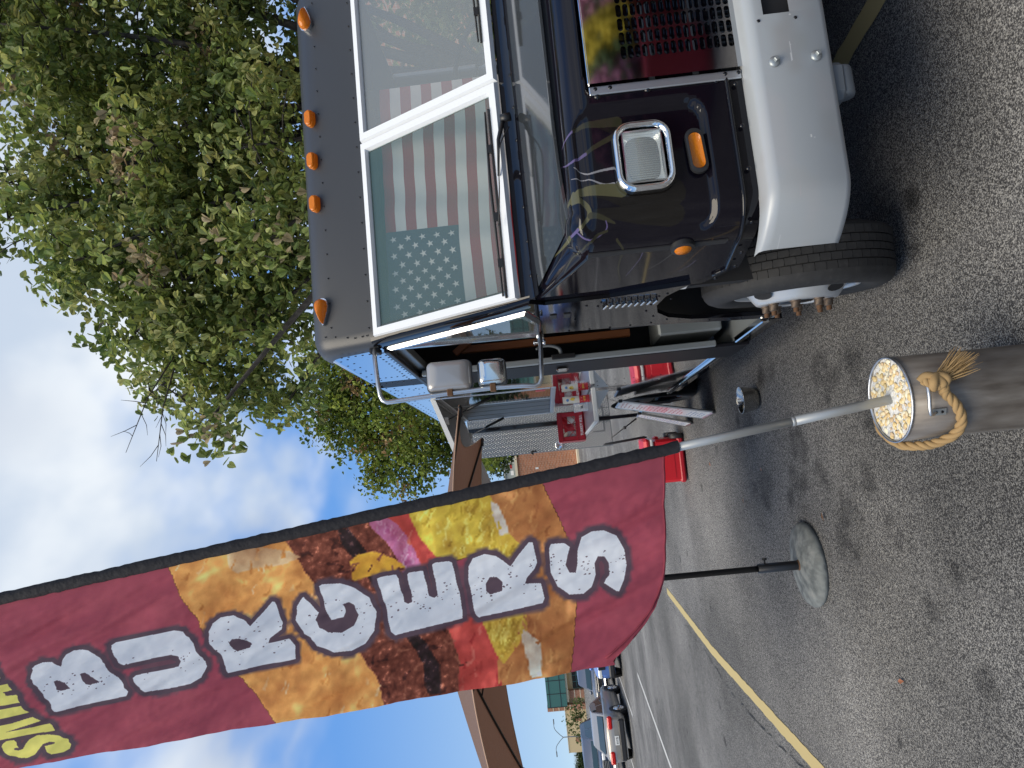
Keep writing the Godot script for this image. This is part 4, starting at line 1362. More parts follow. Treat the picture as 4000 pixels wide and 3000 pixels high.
func nose_picture() -> ImageTexture:
	# pin-striped flames over black, painted flat
	var im := Image.create(1024, 512, false, Image.FORMAT_RGB8)
	im.fill(lin(0.006, 0.005, 0.009))
	var olive := lin(0.085, 0.082, 0.04)
	var violet := lin(0.10, 0.08, 0.17)
	var pale := lin(0.24, 0.235, 0.25)
	# x: along the outline from the middle of the nose to its rear edge; y: downwards
	var F := func(p: Array, w0: float, w1: float, c: Color) -> void:
		var q := []
		for k in p.size() / 2:
			q.append(Vector2(p[k * 2], p[k * 2 + 1]))
		var sp := spline(q, 8)
		stroke(im, sp, w0, w1, c)
		for k in sp.size():
			var rr := lerpf(w0, w1, float(k) / (sp.size() - 1)) / 2
			if rr > 1.5:
				fill_poly(im, arc(sp[k], Vector2(rr, rr), 0, 330, 11), c)
	var wash := lin(0.011, 0.010, 0.009)
	var mid := lin(0.032, 0.031, 0.018)
	F.call([560, 330, 560, 230, 540, 170, 530, 110], 80, 26, wash)
	F.call([420, 300, 400, 240, 385, 200, 372, 160], 60, 14, wash)
	F.call([620, 330, 610, 250, 600, 190, 590, 130], 70, 16, wash)
	F.call([371, 215, 371, 164, 371, 123, 380, 82], 26, 7, mid)
	F.call([380, 82, 388, 54, 399, 20], 7, 2, violet)
	F.call([399, 222, 409, 195, 428, 148, 442, 120], 16, 9, mid)
	F.call([442, 120, 452, 80, 450, 40, 437, 8], 9, 2, violet)
	F.call([485, 195, 488, 159, 492, 123, 485, 102, 468, 74], 7, 1.5, pale)
	F.call([523, 189, 523, 164, 514, 143, 506, 123, 504, 102, 492, 58], 6, 1.5, pale)
	F.call([542, 205, 536, 160, 533, 120, 533, 90, 538, 60, 545, 20], 34, 10, olive)
	F.call([533, 60, 545, 50, 552, 84, 566, 104, 590, 116, 612, 108, 637, 77], 18, 12, olive)
	F.call([637, 77, 660, 60, 689, 44], 10, 8, violet)
	F.call([689, 44, 735, 34, 782, 24, 830, 6], 16, 5, olive)
	F.call([599, 120, 602, 143, 618, 174, 627, 188], 20, 4, mid)
	F.call([647, 74, 658, 102, 660, 130, 656, 156, 637, 169, 616, 164], 6, 3, violet)
	F.call([830, 100, 757, 82, 700, 100, 668, 123, 647, 169], 5, 9, mid)
	F.call([939, 292, 818, 246, 733, 220, 700, 215, 668, 196], 2, 7, mid)
	F.call([891, 287, 830, 285, 769, 280, 722, 268], 2, 4, lin(0.05, 0.045, 0.085))
	F.call([866, 323, 818, 343, 760, 358, 733, 374], 2, 4, lin(0.06, 0.06, 0.06))
	F.call([915, 384, 866, 404, 769, 420, 700, 440], 2, 5, lin(0.05, 0.028, 0.014))
	F.call([903, 404, 866, 420, 830, 428], 2, 4, lin(0.05, 0.045, 0.08))
	im.generate_mipmaps()
	return ImageTexture.create_from_image(im)


func nose_outline() -> Array:   # plan view, from the middle to the rear edge on the near side: [x, z, top y, bottom y, rounding]
	var out := []
	for i in 61:
		var x := lerpf(CX, 0.895, i / 60.0)
		out.append([x, -2.200, lerpf(1.428, 1.436, i / 60.0), 0.862, 0.10])
	for i in range(1, 17):
		var f := i / 16.0
		var a := f * PI / 2
		out.append([0.895 - sin(a) * 0.135, -2.200 - (1.0 - cos(a)) * 0.16, lerpf(1.436, 1.450, f), lerpf(0.862, 0.855, f), lerpf(0.10, 0.085, f)])
	for i in range(1, 25):
		var f := i / 24.0
		out.append([lerpf(0.760, 0.738, f), lerpf(-2.36, -2.775, f), lerpf(1.450, 1.575, f), lerpf(0.855, 0.83, minf(1.0, f * 1.6)) + maxf(0.0, f - 0.62) * 0.30, lerpf(0.085, 0.012, f)])
	var run := 0.0
	for i in out.size():
		if i > 0:
			run += Vector2(out[i][0] - out[i - 1][0], out[i][1] - out[i - 1][1]).length()
		out[i].append(run)
	return out


func truck_nose(t: Node) -> void:
	var m := mat("nose_paint", Color.WHITE, 0.05, 0.0, 0.42)
	m.albedo_texture = nose_picture()
	m.texture_repeat = false
	var line := nose_outline()
	var n := line.size()
	for s in [0, 1]:
		var b := Mb.new().smooth()
		var rows := 84
		var P := []
		for j in rows + 1:
			var row := []
			for i in n:
				var e: Array = line[i]
				var prev: Array = line[maxi(i - 1, 0)]
				var nxt: Array = line[mini(i + 1, n - 1)]
				var tang := Vector2(nxt[0] - prev[0], nxt[1] - prev[1]).normalized()
				var inward := Vector2(tang.y, -tang.x)
				if inward.dot(Vector2(CX, -2.9) - Vector2(e[0], e[1])) < 0:
					inward = -inward
				var R: float = e[4]
				var f := float(j) / rows
				var y: float
				var inset := 0.0
				if f > 0.72:   # the rounded shoulder
					var a := (f - 0.72) / 0.28 * PI / 2
					y = e[2] - R + sin(a) * R
					inset = R * (1.0 - cos(a)) * 1.25
				else:
					y = lerpf(e[3], e[2] - R, f / 0.72)
				# the pressed lamp surround and the ridge under it
				var x: float = e[0]
				var ins := 0.0
				if i < 80:
					# distance inside a rounded rectangle measured along the skin
					var along: float = e[5]
					var qx := absf(along - 0.72) - (0.235 - 0.07)
					var qy := absf(y - 1.175) - (0.222 - 0.07)
					var dist := Vector2(maxf(qx, 0.0), maxf(qy, 0.0)).length() + minf(maxf(qx, qy), 0.0) - 0.07
					ins = 0.020 * (1.0 - smoothstep(-0.013, 0.002, dist))
					if x > 1.295 and y < 1.335:
						ins = 0.05
				var q := Vector2(e[0], e[1]) + inward * (inset + ins)
				row.append(Vector3(q.x if s == 0 else 2 * CX - q.x, y, q.y))
			P.append(row)
		for j in rows:
			for i in n - 1:
				var uvs := []
				var q := []
				for e in [[i, j], [i + 1, j], [i + 1, j + 1], [i, j + 1]]:
					q.append(P[e[1]][e[0]])
					uvs.append(Vector2(line[e[0]][5] / line[n - 1][5], 1.0 - float(e[1]) / rows))
				b.tquad(q, uvs)
		var fen := put("nose_fender", b, m, t)
		# flange along the bottom edge, with fasteners
		var fl := Mb.new().smooth()
		for i in range(32, n - 1):
			var q := []
			for e in [[i, 0.862, 0.0], [i + 1, 0.862, 0.0], [i + 1, 0.815, 0.0], [i, 0.815, 0.0]]:
				var l: Array = line[e[0]]
				var low: float = l[3] + 0.004 - (0.05 if e[1] < 0.85 else 0.0)
				q.append(Vector3(l[0] if s == 0 else 2 * CX - l[0], low, l[1]) + Vector3(0, 0, e[2] if e[0] < 68 else 0.0) + Vector3((-e[2] if s == 0 else e[2]) if e[0] >= 68 else 0.0, 0, 0))
			fl.quad(q[0], q[1], q[2], q[3])
		put("fender_flange", fl, M.black_paint, fen)
		var lip := []
		for i in range(32, n - 6):
			var l: Array = line[i]
			lip.append(Vector3(l[0] if s == 0 else 2 * CX - l[0], l[3] + 0.006, l[1]) + (Vector3(0, 0, 0.004) if i < 68 else Vector3(-0.004 if s == 0 else 0.004, 0, 0)))
		put("fender_lip", Mb.new().smooth().tube(lip, 0.0075, 6), M.black_paint, fen)
		if s == 1:
			continue
		for i in [34, 45, 56, 68, 80, 88, 95]:
			var l: Array = line[i]
			var nn := Vector3(0, 0, 1) if i < 62 else Vector3(-1, 0, 0.1).normalized()
			rivet(fen, Vector3(l[0], l[3] - 0.02, l[1]) + nn * 0.013, nn, 1.1)
		for e in [[1.268, 1.30], [1.272, 1.13], [1.276, 0.90]]:
			rivet(fen, Vector3(e[0], e[1], -2.198), Vector3(0, 0, 1), 1.6)
		for k in 7:
			rivet(fen, Vector3(0.745, 1.45 - k * 0.08, -2.735), Vector3.LEFT, 0.9)
		put("fender_bracket", Mb.new().bx(Vector3(0.728, 0.955, -2.80), Vector3(0.738, 1.03, -2.755), 0.003), M.white_paint, fen)
	# bonnet lid and cowl
	var h := Mb.new().smooth()
	var hp := func(u: float, v: float) -> Vector3:
		var half := lerpf(0.835, 0.945, v) if v > 0.12 else lerpf(0.80, 0.835, v / 0.12)
		var x := CX + (u * 2 - 1) * half
		var edge := pow(absf(u * 2 - 1), 6.0)
		return Vector3(x, lerpf(1.431, 1.556, v) + 0.016 * (1.0 - edge) * (1.0 - v * 0.4), lerpf(-2.305, -2.665, v))
	h.grid(28, 12, hp)
	h.grid(28, 1, func(u: float, v: float) -> Vector3: return hp.call(u, 0.0) - Vector3(0, v * 0.02, v * 0.004))
	put("bonnet", h, M.bonnet_paint, t)
	put("seam_gap", Mb.new().grid(28, 1, func(u: float, v: float) -> Vector3: return Vector3(CX + (u * 2 - 1) * 0.86, 1.405 + v * 0.012, -2.27 - v * 0.06)), M.dark_inside, t)
	var cw := Mb.new().smooth()
	cw.grid(20, 4, func(u: float, v: float) -> Vector3: return Vector3(CX + (u * 2 - 1) * 0.975, 1.560 + 0.072 * v - 0.012 * sin(v * PI), -2.668 - 0.095 * v))
	var cowl := put("cowl", cw, M.black_paint, t)
	for k in 7:
		rivet(cowl, Vector3(0.82 + k * 0.145, 1.582, -2.690), Vector3(0, 0.8, 0.6), 1.1)
	put("nose_side_fill", Mb.new().bx(Vector3(0.76, 0.9, -2.80), Vector3(2.66, 1.38, -2.32)), M.dark_inside, t)

	# wipers
	for k in 2:
		var px := 1.06 if k == 0 else 2.2
		var w := Mb.new().smooth()
		var p0 := Vector3(px + 0.45, 1.628, -2.705)
		var p1 := Vector3(px + 0.22, 1.672, -2.745)
		w.tube([p0, p0.lerp(p1, 0.4) + Vector3(0, 0.012, 0.018), p1], [0.012, 0.008, 0.005], 6)
		w.tube([p0 + Vector3(0, -0.03, 0.01), p0 + Vector3(0, 0.01, 0.0)], 0.018, 8)
		var arm := put("wiper", w, M.black_metal, t)
		var bl := Mb.new()
		bl.smooth().tube([ws(px + 0.52, 0.075, 0.030), ws(px + 0.2, 0.082, 0.034), ws(px - 0.29, 0.075, 0.028)], [0.004, 0.007, 0.004], 5)
		bl.tube([ws(px + 0.53, 0.055, 0.026), ws(px - 0.30, 0.057, 0.026)], 0.005, 4)
		for q in [0.35, 0.05, -0.15]:
			bl.flat().box(ws(px + q, 0.07, 0.03), Vector3(0.035, 0.02, 0.014))
		put("wiper_blade", bl, M.black_plastic, arm)
		put("washer_hose", Mb.new().smooth().tube(spline([p0 + Vector3(-0.05, -0.02, 0.02), p0 + Vector3(-0.16, 0.03, 0.05), p0 + Vector3(-0.32, 0.045, 0.02), p1 + Vector3(-0.22, 0.02, 0.01)], 5), 0.0028, 5), M.black_plastic, arm)


func slot_plate(b: Mb, o: Vector3, nx: int, ny: int, px: float, py: float, sw: float, sh: float, depth: float) -> void:
	var ring := round_rect(sw, sh, sh / 2 - 0.0004, 3)
	var m := ring.size()
	for j in ny:
		for i in nx:
			var c := o + Vector3(i * px, -j * py, 0)
			for k in m:
				var p: Vector2 = ring[k]
				var q: Vector2 = ring[(k + 1) % m]
				var P := func(v: Vector2) -> Vector2: return v / maxf(absf(v.x) / (px / 2), absf(v.y) / (py / 2))
				var pa: Vector2 = P.call(p)
				var pq: Vector2 = P.call(q)
				var a := c + Vector3(p.x, p.y, 0)
				var d := c + Vector3(q.x, q.y, 0)
				var oa := c + Vector3(pa.x, pa.y, 0)
				var oq := c + Vector3(pq.x, pq.y, 0)
				b.quad(a, d, oq, oa)
				var side_a := absf(absf(pa.x) - px / 2) < 1e-6
				var side_q := absf(absf(pq.x) - px / 2) < 1e-6
				if side_a != side_q:
					b.tri(oa, oq, c + Vector3(signf(pa.x + pq.x) * px / 2, signf(pa.y + pq.y) * py / 2, 0))
				b.quad(a, d, d - Vector3(0, 0, depth), a - Vector3(0, 0, depth))


func truck_front(t: Node) -> void:
	# stainless grille with rows of slots
	var zg := -2.178
	var g := Mb.new()
	var nx := 13
	var ny := 16
	var px := 0.0515
	var py := 0.0240
	var x0 := CX - (nx - 1) * px / 2
	var y0 := 1.198
	slot_plate(g, Vector3(x0, y0, zg), nx, ny, px, py, 0.0465, 0.0178, 0.012)
	var L := x0 - px / 2
	var R := x0 + (nx - 0.5) * px
	var T := y0 + py / 2
	var B := y0 - (ny - 0.5) * py
	g.quad(Vector3(1.303, 0.812, zg), Vector3(L, 0.812, zg), Vector3(L, 1.322, zg), Vector3(1.303, 1.322, zg))
	g.quad(Vector3(R, 0.812, zg), Vector3(2.117, 0.812, zg), Vector3(2.117, 1.322, zg), Vector3(R, 1.322, zg))
	g.quad(Vector3(L, T, zg), Vector3(R, T, zg), Vector3(R, 1.322, zg), Vector3(L, 1.322, zg))
	g.quad(Vector3(L, 0.812, zg), Vector3(R, 0.812, zg), Vector3(R, B, zg), Vector3(L, B, zg))
	g.quad(Vector3(1.303, 1.322, zg), Vector3(2.117, 1.322, zg), Vector3(2.117, 1.326, zg - 0.03), Vector3(1.303, 1.326, zg - 0.03))
	var gm := put("grille", g, M.grille_steel, t)
	put("grille_edge", Mb.new().bx(Vector3(1.300, 1.3225, zg - 0.02), Vector3(2.12, 1.330, zg + 0.004), 0.002), M.chrome, gm)
	for s in [0, 1]:
		var xx := 1.285 if s == 0 else 2.135
		put("grille_side_strip", Mb.new().bx(Vector3(xx - 0.016, 0.816, zg - 0.022), Vector3(xx + 0.015, 1.326, zg - 0.012), 0.003), M.aluminium, gm)
		for y in [1.305, 1.255, 0.87, 0.826]:
			rivet(gm, Vector3(xx + 0.004, y, zg - 0.012), Vector3(0, 0, 1), 1.0)
	# radiator core behind it
	put("radiator", Mb.new().bx(Vector3(1.31, 0.80, -2.60), Vector3(2.11, 1.31, -2.275)), M.dark_inside, gm)
	var fins := Mb.new()
	for k in 40:
		fins.box(Vector3(1.33 + k * 0.0195, 1.05, -2.262), Vector3(0.003, 0.5, 0.012))
	for k in 3:
		fins.box(Vector3(1.71, 1.10 - k * 0.15, -2.248), Vector3(0.8, 0.02, 0.006))
	put("radiator_fins", fins, M.cast_grey, gm).set_meta("kind", "stuff")

	# head lamps, turn signals, side markers
	for s in [0, 1]:
		var mx := func(x: float) -> float: return x if s == 0 else 2 * CX - x
		var c := Vector3(mx.call(1.037), 1.172, -2.214)
		var rings := []
		for e in [[0.248, 0.200, 0.060, 0.0], [0.244, 0.196, 0.058, 0.020], [0.228, 0.180, 0.052, 0.036], [0.206, 0.158, 0.044, 0.030], [0.196, 0.148, 0.036, 0.010], [0.194, 0.146, 0.036, 0.0]]:
			var rg := []
			for p in round_rect(e[0], e[1], e[2], 6):
				rg.append(c + Vector3(p.x, p.y, e[3]))
			rings.append(rg)
		var bz := Mb.new().smooth()
		for i in rings.size() - 1:
			for k in rings[0].size():
				var k2: int = (k + 1) % rings[0].size()
				bz.quad(rings[i][k], rings[i][k2], rings[i + 1][k2], rings[i + 1][k])
		var hl := put("headlight", bz, M.chrome, t)
		put("lamp_housing", Mb.new().box(c + Vector3(0, 0, -0.078), Vector3(0.19, 0.14, 0.02)), M.black_plastic, hl)
		var bowl := Mb.new().smooth()
		bowl.grid(16, 12, func(u: float, v: float) -> Vector3:
			var x := (u - 0.5) * 2
			var y := (v - 0.5) * 2
			return c + Vector3(x * 0.086, y * 0.062, 0.014 - 0.085 * maxf(0.0, 1.0 - pow(absf(x), 2.2) * 0.95) * (1.0 - 0.9 * y * y)))
		put("lamp_reflector", bowl, M.reflector, hl)
		put("lamp_ring", Mb.new().frustum([c + Vector3(-0.092, -0.068, 0.006), c + Vector3(0.092, -0.068, 0.006), c + Vector3(0.092, -0.060, 0.006), c + Vector3(-0.092, -0.060, 0.006)], Vector3(0, 0, 0.014), 0.1), M.chrome, hl)
		put("lamp_ring", Mb.new().frustum([c + Vector3(-0.092, 0.060, 0.006), c + Vector3(0.092, 0.060, 0.006), c + Vector3(0.092, 0.068, 0.006), c + Vector3(-0.092, 0.068, 0.006)], Vector3(0, 0, 0.014), 0.1), M.chrome, hl)
		for sx in [-1.0, 1.0]:
			put("lamp_ring", Mb.new().bx(c + Vector3(sx * 0.086, -0.060, 0.006), c + Vector3(sx * 0.092, 0.060, 0.019)), M.chrome, hl)
		put("bulb_cap", Mb.new().smooth().ball(c + Vector3(0, 0.0, -0.02), Vector3(0.012, 0.010, 0.014), 10, 6), M.dull_aluminium, hl)
		var ln := Mb.new().smooth()
		ln.grid(12, 8, func(u: float, v: float) -> Vector3:
			var x := (u - 0.5) * 2
			var y := (v - 0.5) * 2
			return c + Vector3(x * 0.088, y * 0.064, 0.020 + 0.016 * (1.0 - 0.5 * x * x - 0.5 * y * y)))
		put("lamp_lens", ln, M.lamp_glass, hl)
		var ribs := Mb.new()
		for k in 22:
			ribs.box(c + Vector3(-0.08 + k * 0.0076, 0, 0.021), Vector3(0.0012, 0.12, 0.002))
		put("lens_flutes", ribs, M.clear_plastic, hl).set_meta("kind", "stuff")
		for e in [[-0.1, 0.078], [0.1, 0.078], [-0.1, -0.078], [0.1, -0.078]]:
			rivet(hl, c + Vector3(e[0] * 0.96, e[1] * 0.96, 0.032), Vector3(0, 0, 1), 0.7)
		# oval turn signal in its rubber ring
		var o := Vector3(mx.call(1.036), 0.997, -2.212)
		var gk := Mb.new().smooth()
		var rg2 := []
		for e in [[0.158, 0.062, 0.004], [0.156, 0.060, 0.016], [0.128, 0.044, 0.018], [0.124, 0.042, 0.006]]:
			var row := []
			for p in round_rect(e[0], e[1], e[1] / 2 - 0.001, 8):
				row.append(o + Vector3(p.x, p.y, e[2]).rotated(Vector3(0, 0, 1), 0.05 if s == 0 else -0.05))
			rg2.append(row)
		for i in rg2.size() - 1:
			gk.smooth(i + 1)
			for k in rg2[0].size():
				var k2: int = (k + 1) % rg2[0].size()
				gk.quad(rg2[i][k], rg2[i][k2], rg2[i + 1][k2], rg2[i + 1][k])
		var ts := put("turn_signal", gk, M.black_plastic, t)
		var al := Mb.new().smooth()
		var face: Array = []
		for k in rg2[3].size():
			face.append(rg2[3][k] + Vector3(0, 0, 0.010))
		for k in face.size():
			al.tri(o + Vector3(0, 0, 0.019), face[k], face[(k + 1) % face.size()])
			al.quad(face[k], face[(k + 1) % face.size()], rg2[3][(k + 1) % face.size()], rg2[3][k])
		put("amber_lens", al, M.amber_lens, ts)
		# round marker on the fender side
		var sm := Vector3(mx.call(0.757), 1.055, -2.335)
		var ax := Vector3(-1.0 if s == 0 else 1.0, 0, 0.15).normalized()
		var sd := put("side_marker", Mb.new().lathe(sm, ax, [Vector2(0.042, -0.01), Vector2(0.042, 0.010), Vector2(0.030, 0.013)], 20, true), M.black_plastic, t)
		put("amber_lens", Mb.new().smooth().lathe(sm, ax, [Vector2(0.031, 0.010), Vector2(0.026, 0.018), Vector2(0.0, 0.022)], 18), M.amber_lens, sd)

	# pressed steel bumper, ends swept back, with the plate recess cut in its middle
	var ys := [0.546, 0.554, 0.573, 0.775, 0.800, 0.812, 0.814]
	var zs := [-0.055, -0.012, 0.0, 0.0, -0.008, -0.030, -0.10]
	var path := []
	for i in 6:
		path.append(Vector3(lerpf(CX, 1.425, i / 5.0), 0, -2.10))
	for i in range(1, 9):
		path.append(Vector3(lerpf(1.425, 0.86, i / 8.0), 0.003 * i / 8.0, -2.10 - 0.01 * i / 8.0))
	for i in range(1, 9):
		var a := i / 8.0
		path.append(Vector3(0.86 - 0.175 * a, 0.003 + 0.012 * a, -2.11 - 0.135 * a * a))
	var bp := Mb.new().smooth()
	for s in [0, 1]:
		for i in path.size() - 1:
			for j in ys.size() - 1:
				var cuts := [[0.0, 1.0]]
				if i < 5 and j == 2:
					cuts = [[0.0, (0.668 - 0.573) / 0.202], [(0.752 - 0.573) / 0.202, 1.0]]
				for cc in cuts:
					var q := []
					for e in [[i, cc[0]], [i + 1, cc[0]], [i + 1, cc[1]], [i, cc[1]]]:
						var p: Vector3 = path[e[0]]
						var y: float = lerpf(ys[j], ys[j + 1], e[1])
						var z: float = lerpf(zs[j], zs[j + 1], e[1])
						var tw: float = clampf((0.86 - p.x) / 0.175, 0.0, 1.0)
						q.append(Vector3((p.x - z * 0.0) if s == 0 else 2 * CX - p.x, y + p.y - (0.0 if j > 2 else tw * 0.0), p.z + z * (1.0 - 0.4 * tw)))
					bp.quad(q[0], q[1], q[2], q[3])
	var bm := put("bumper", bp, M.bumper_paint, t)
	put("plate_recess", Mb.new().bx(Vector3(1.40, 0.64, -2.16), Vector3(2.02, 0.78, -2.125)), M.dark_inside, bm)
	put("frame_rail", Mb.new().bx(Vector3(0.95, 0.60, -2.75), Vector3(2.47, 0.80, -2.17)), M.dark_inside, t)
	for e in [[1.258, 0.740], [1.262, 0.607], [2.162, 0.740], [2.158, 0.607]]:
		var o := Vector3(e[0], e[1], -2.10)
		var bo := put("bumper_bolt", Mb.new().smooth().lathe(o, Vector3(0, 0, 1), [Vector2(0.018, -0.002), Vector2(0.0175, 0.003), Vector2(0.011, 0.007), Vector2(0.0, 0.008)], 16), M.galvanized, bm)
		put("bolt_head", Mb.new().box(o + Vector3(0.002, -0.003, 0.011), Vector3(0.014, 0.014, 0.014), 0.002, Basis.from_euler(Vector3(0, 0, 0.5))), M.galvanized, bo)
	for e in [[1.405, 0.77], [1.402, 0.652]]:
		rivet(bm, Vector3(e[0], e[1], -2.10), Vector3(0, 0, 1), 0.8)
	var hx := Vector3(1.196, 0.535, -2.19)
	var hk := put("spring_hanger", Mb.new().box(hx, Vector3(0.13, 0.075, 0.12), 0.022, Basis.from_euler(Vector3(0, 0, -0.04))), M.cast_grey, t)
	put("hanger_eye", Mb.new().smooth().lathe(hx + Vector3(0.0, -0.028, 0.02), Vector3.RIGHT, [Vector2(0.0, -0.05), Vector2(0.03, -0.05), Vector2(0.034, -0.04), Vector2(0.034, 0.04), Vector2(0.03, 0.05), Vector2(0.0, 0.05)], 14), M.cast_grey, hk)


func wheel(t: Node, hub: Vector3, out: float, front: bool) -> void:
	var ax := Vector3(out, 0, 0)
	if front:   # turned a little to one side
		ax = ax.rotated(Vector3.UP, deg_to_rad(-7.5))
	var fw := Vector3.UP.cross(ax).normalized()
	var R := 0.405
	var ty := Mb.new().smooth()
	# tread with circumferential grooves
	var pr := [Vector2(0.262, -0.008), Vector2(0.275, 0.006), Vector2(0.31, 0.020), Vector2(0.352, 0.022), Vector2(0.382, 0.008), Vector2(0.396, -0.010), Vector2(R - 0.002, -0.030)]
	ty.lathe(hub, ax, pr, 64)
	var w := put("tyre", ty, M.rubber, t)
	ty = Mb.new()
	# blocks: each rib of the tread is cut into offset cells
	var ribs := [[-0.030, -0.062], [-0.067, -0.096], [-0.101, -0.128], [-0.133, -0.162], [-0.167, -0.20]]
	var cells := 58
	ty.smooth().lathe(hub, ax, [Vector2(R - 0.010, -0.026), Vector2(R - 0.012, -0.204), Vector2(0.39, -0.215), Vector2(0.34, -0.235), Vector2(0.27, -0.22)], 64)
	ty.flat()
	for k in ribs.size():
		for i in cells:
			var a0 := TAU * (i + (0.5 if k % 2 else 0.0) + 0.03) / cells
			var a1 := TAU * (i + (0.5 if k % 2 else 0.0) + 0.97) / cells
			var P := func(a: float, y: float, r: float) -> Vector3: return hub + ax * y + (Vector3.UP * cos(a) + fw * sin(a)) * r
			var y0: float = ribs[k][0]
			var y1: float = ribs[k][1]
			var q := [P.call(a0, y0, R), P.call(a1, y0, R), P.call(a1 + 0.004, (y0 + y1) / 2, R), P.call(a1, y1, R), P.call(a0, y1, R), P.call(a0 + 0.004, (y0 + y1) / 2, R)]
			ty.face(q.duplicate(), hub)
			for e in 6:
				var p: Vector3 = q[e]
				var p2: Vector3 = q[(e + 1) % 6]
				var d := (p - hub) - ax * (p - hub).dot(ax)
				var d2 := (p2 - hub) - ax * (p2 - hub).dot(ax)
				ty.quad(p, p2, p2 - d2.normalized() * 0.011, p - d.normalized() * 0.011)
	put("tread", ty, M.rubber, w).set_meta("kind", "stuff")
	# rim
	var rim := Mb.new().smooth()
	if front:
		rim.lathe(hub, ax, [Vector2(0.268, -0.004), Vector2(0.264, 0.004), Vector2(0.256, 0.002), Vector2(0.250, -0.012), Vector2(0.244, -0.05), Vector2(0.232, -0.085)], 48)
		rim.smooth(2).lathe(hub, ax, [Vector2(0.234, -0.030), Vector2(0.205, 0.0), Vector2(0.182, 0.034), Vector2(0.172, 0.046), Vector2(0.158, 0.051), Vector2(0.10, 0.050), Vector2(0.096, 0.02)], 48)
		var rm := put("rim", rim, M.wheel_paint, w)
		put("rim_well", Mb.new().lathe(hub, ax, [Vector2(0.258, -0.09), Vector2(0.0, -0.09)], 32), M.dark_inside, rm)
		put("hub", Mb.new().smooth().lathe(hub, ax, [Vector2(0.096, 0.02), Vector2(0.075, 0.035), Vector2(0.07, 0.05), Vector2(0.0, 0.055)], 24), M.black_metal, rm)
		for k in 4:   # hand holes
			var a := TAU * (k + 0.33) / 4
			var d := (Vector3.UP * cos(a) + fw * sin(a))
			var sd := d.cross(ax)
			var hole := Mb.new()
			var q := []
			for e in 14:
				var th := TAU * e / 14
				var rr := 0.207 + cos(th) * 0.020
				q.append(hub + d * rr + sd * sin(th) * 0.046 + ax * (lerpf(0.008, 0.036, (0.222 - rr) / 0.034) - 0.004))
			hole.face(q, hub)
			put("hand_hole", hole, M.dark_inside, rm)
		for k in 8:
			var a := TAU * (k + 0.5) / 8
			var c := hub + (Vector3.UP * cos(a) + fw * sin(a)) * 0.130 + ax * 0.050
			var nb := Mb.new().lathe(c, ax, [Vector2(0.024, 0.0), Vector2(0.024, 0.006), Vector2(0.019, 0.007), Vector2(0.019, 0.030), Vector2(0.012, 0.034)], 6, true)
			var nut := put("lug_nut", nb, M.nut_steel, rm)
			put("stud", Mb.new().lathe(c, ax, [Vector2(0.0115, 0.03), Vector2(0.0115, 0.052), Vector2(0.0, 0.053)], 10, true), M.rust, nut)
	else:
		rim.lathe(hub, ax, [Vector2(0.268, -0.004), Vector2(0.262, 0.004), Vector2(0.250, -0.01), Vector2(0.240, -0.10), Vector2(0.21, -0.13), Vector2(0.0, -0.14)], 40)
		put("rim", rim, M.black_paint, w)


func truck_wheels(t: Node) -> void:
	wheel(t, Vector3(0.742, 0.405, -3.10), -1.0, true)
	wheel(t, Vector3(0.74, 0.405, -7.12), -1.0, false)
	wheel(t, Vector3(2 * CX - 0.742, 0.405, -3.10), 1.0, true)
	wheel(t, Vector3(2 * CX - 0.74, 0.405, -7.12), 1.0, false)
	put("axle", Mb.new().smooth().tube([Vector3(0.95, 0.40, -3.1), Vector3(2.47, 0.40, -3.1)], 0.05, 10), M.black_metal, t)
	put("axle", Mb.new().smooth().tube([Vector3(0.95, 0.40, -7.12), Vector3(2.47, 0.40, -7.12)], 0.07, 10), M.black_metal, t)
	put("wheel_house", Mb.new().bx(Vector3(XL + 0.30, 0.45, -7.9), Vector3(XL + 0.33, 1.0, -6.35)), M.dark_inside, t)
	put("mud_flap", Mb.new().bx(Vector3(0.74, 0.16, -7.72), Vector3(0.98, 0.62, -7.70)), M.black_plastic, t)


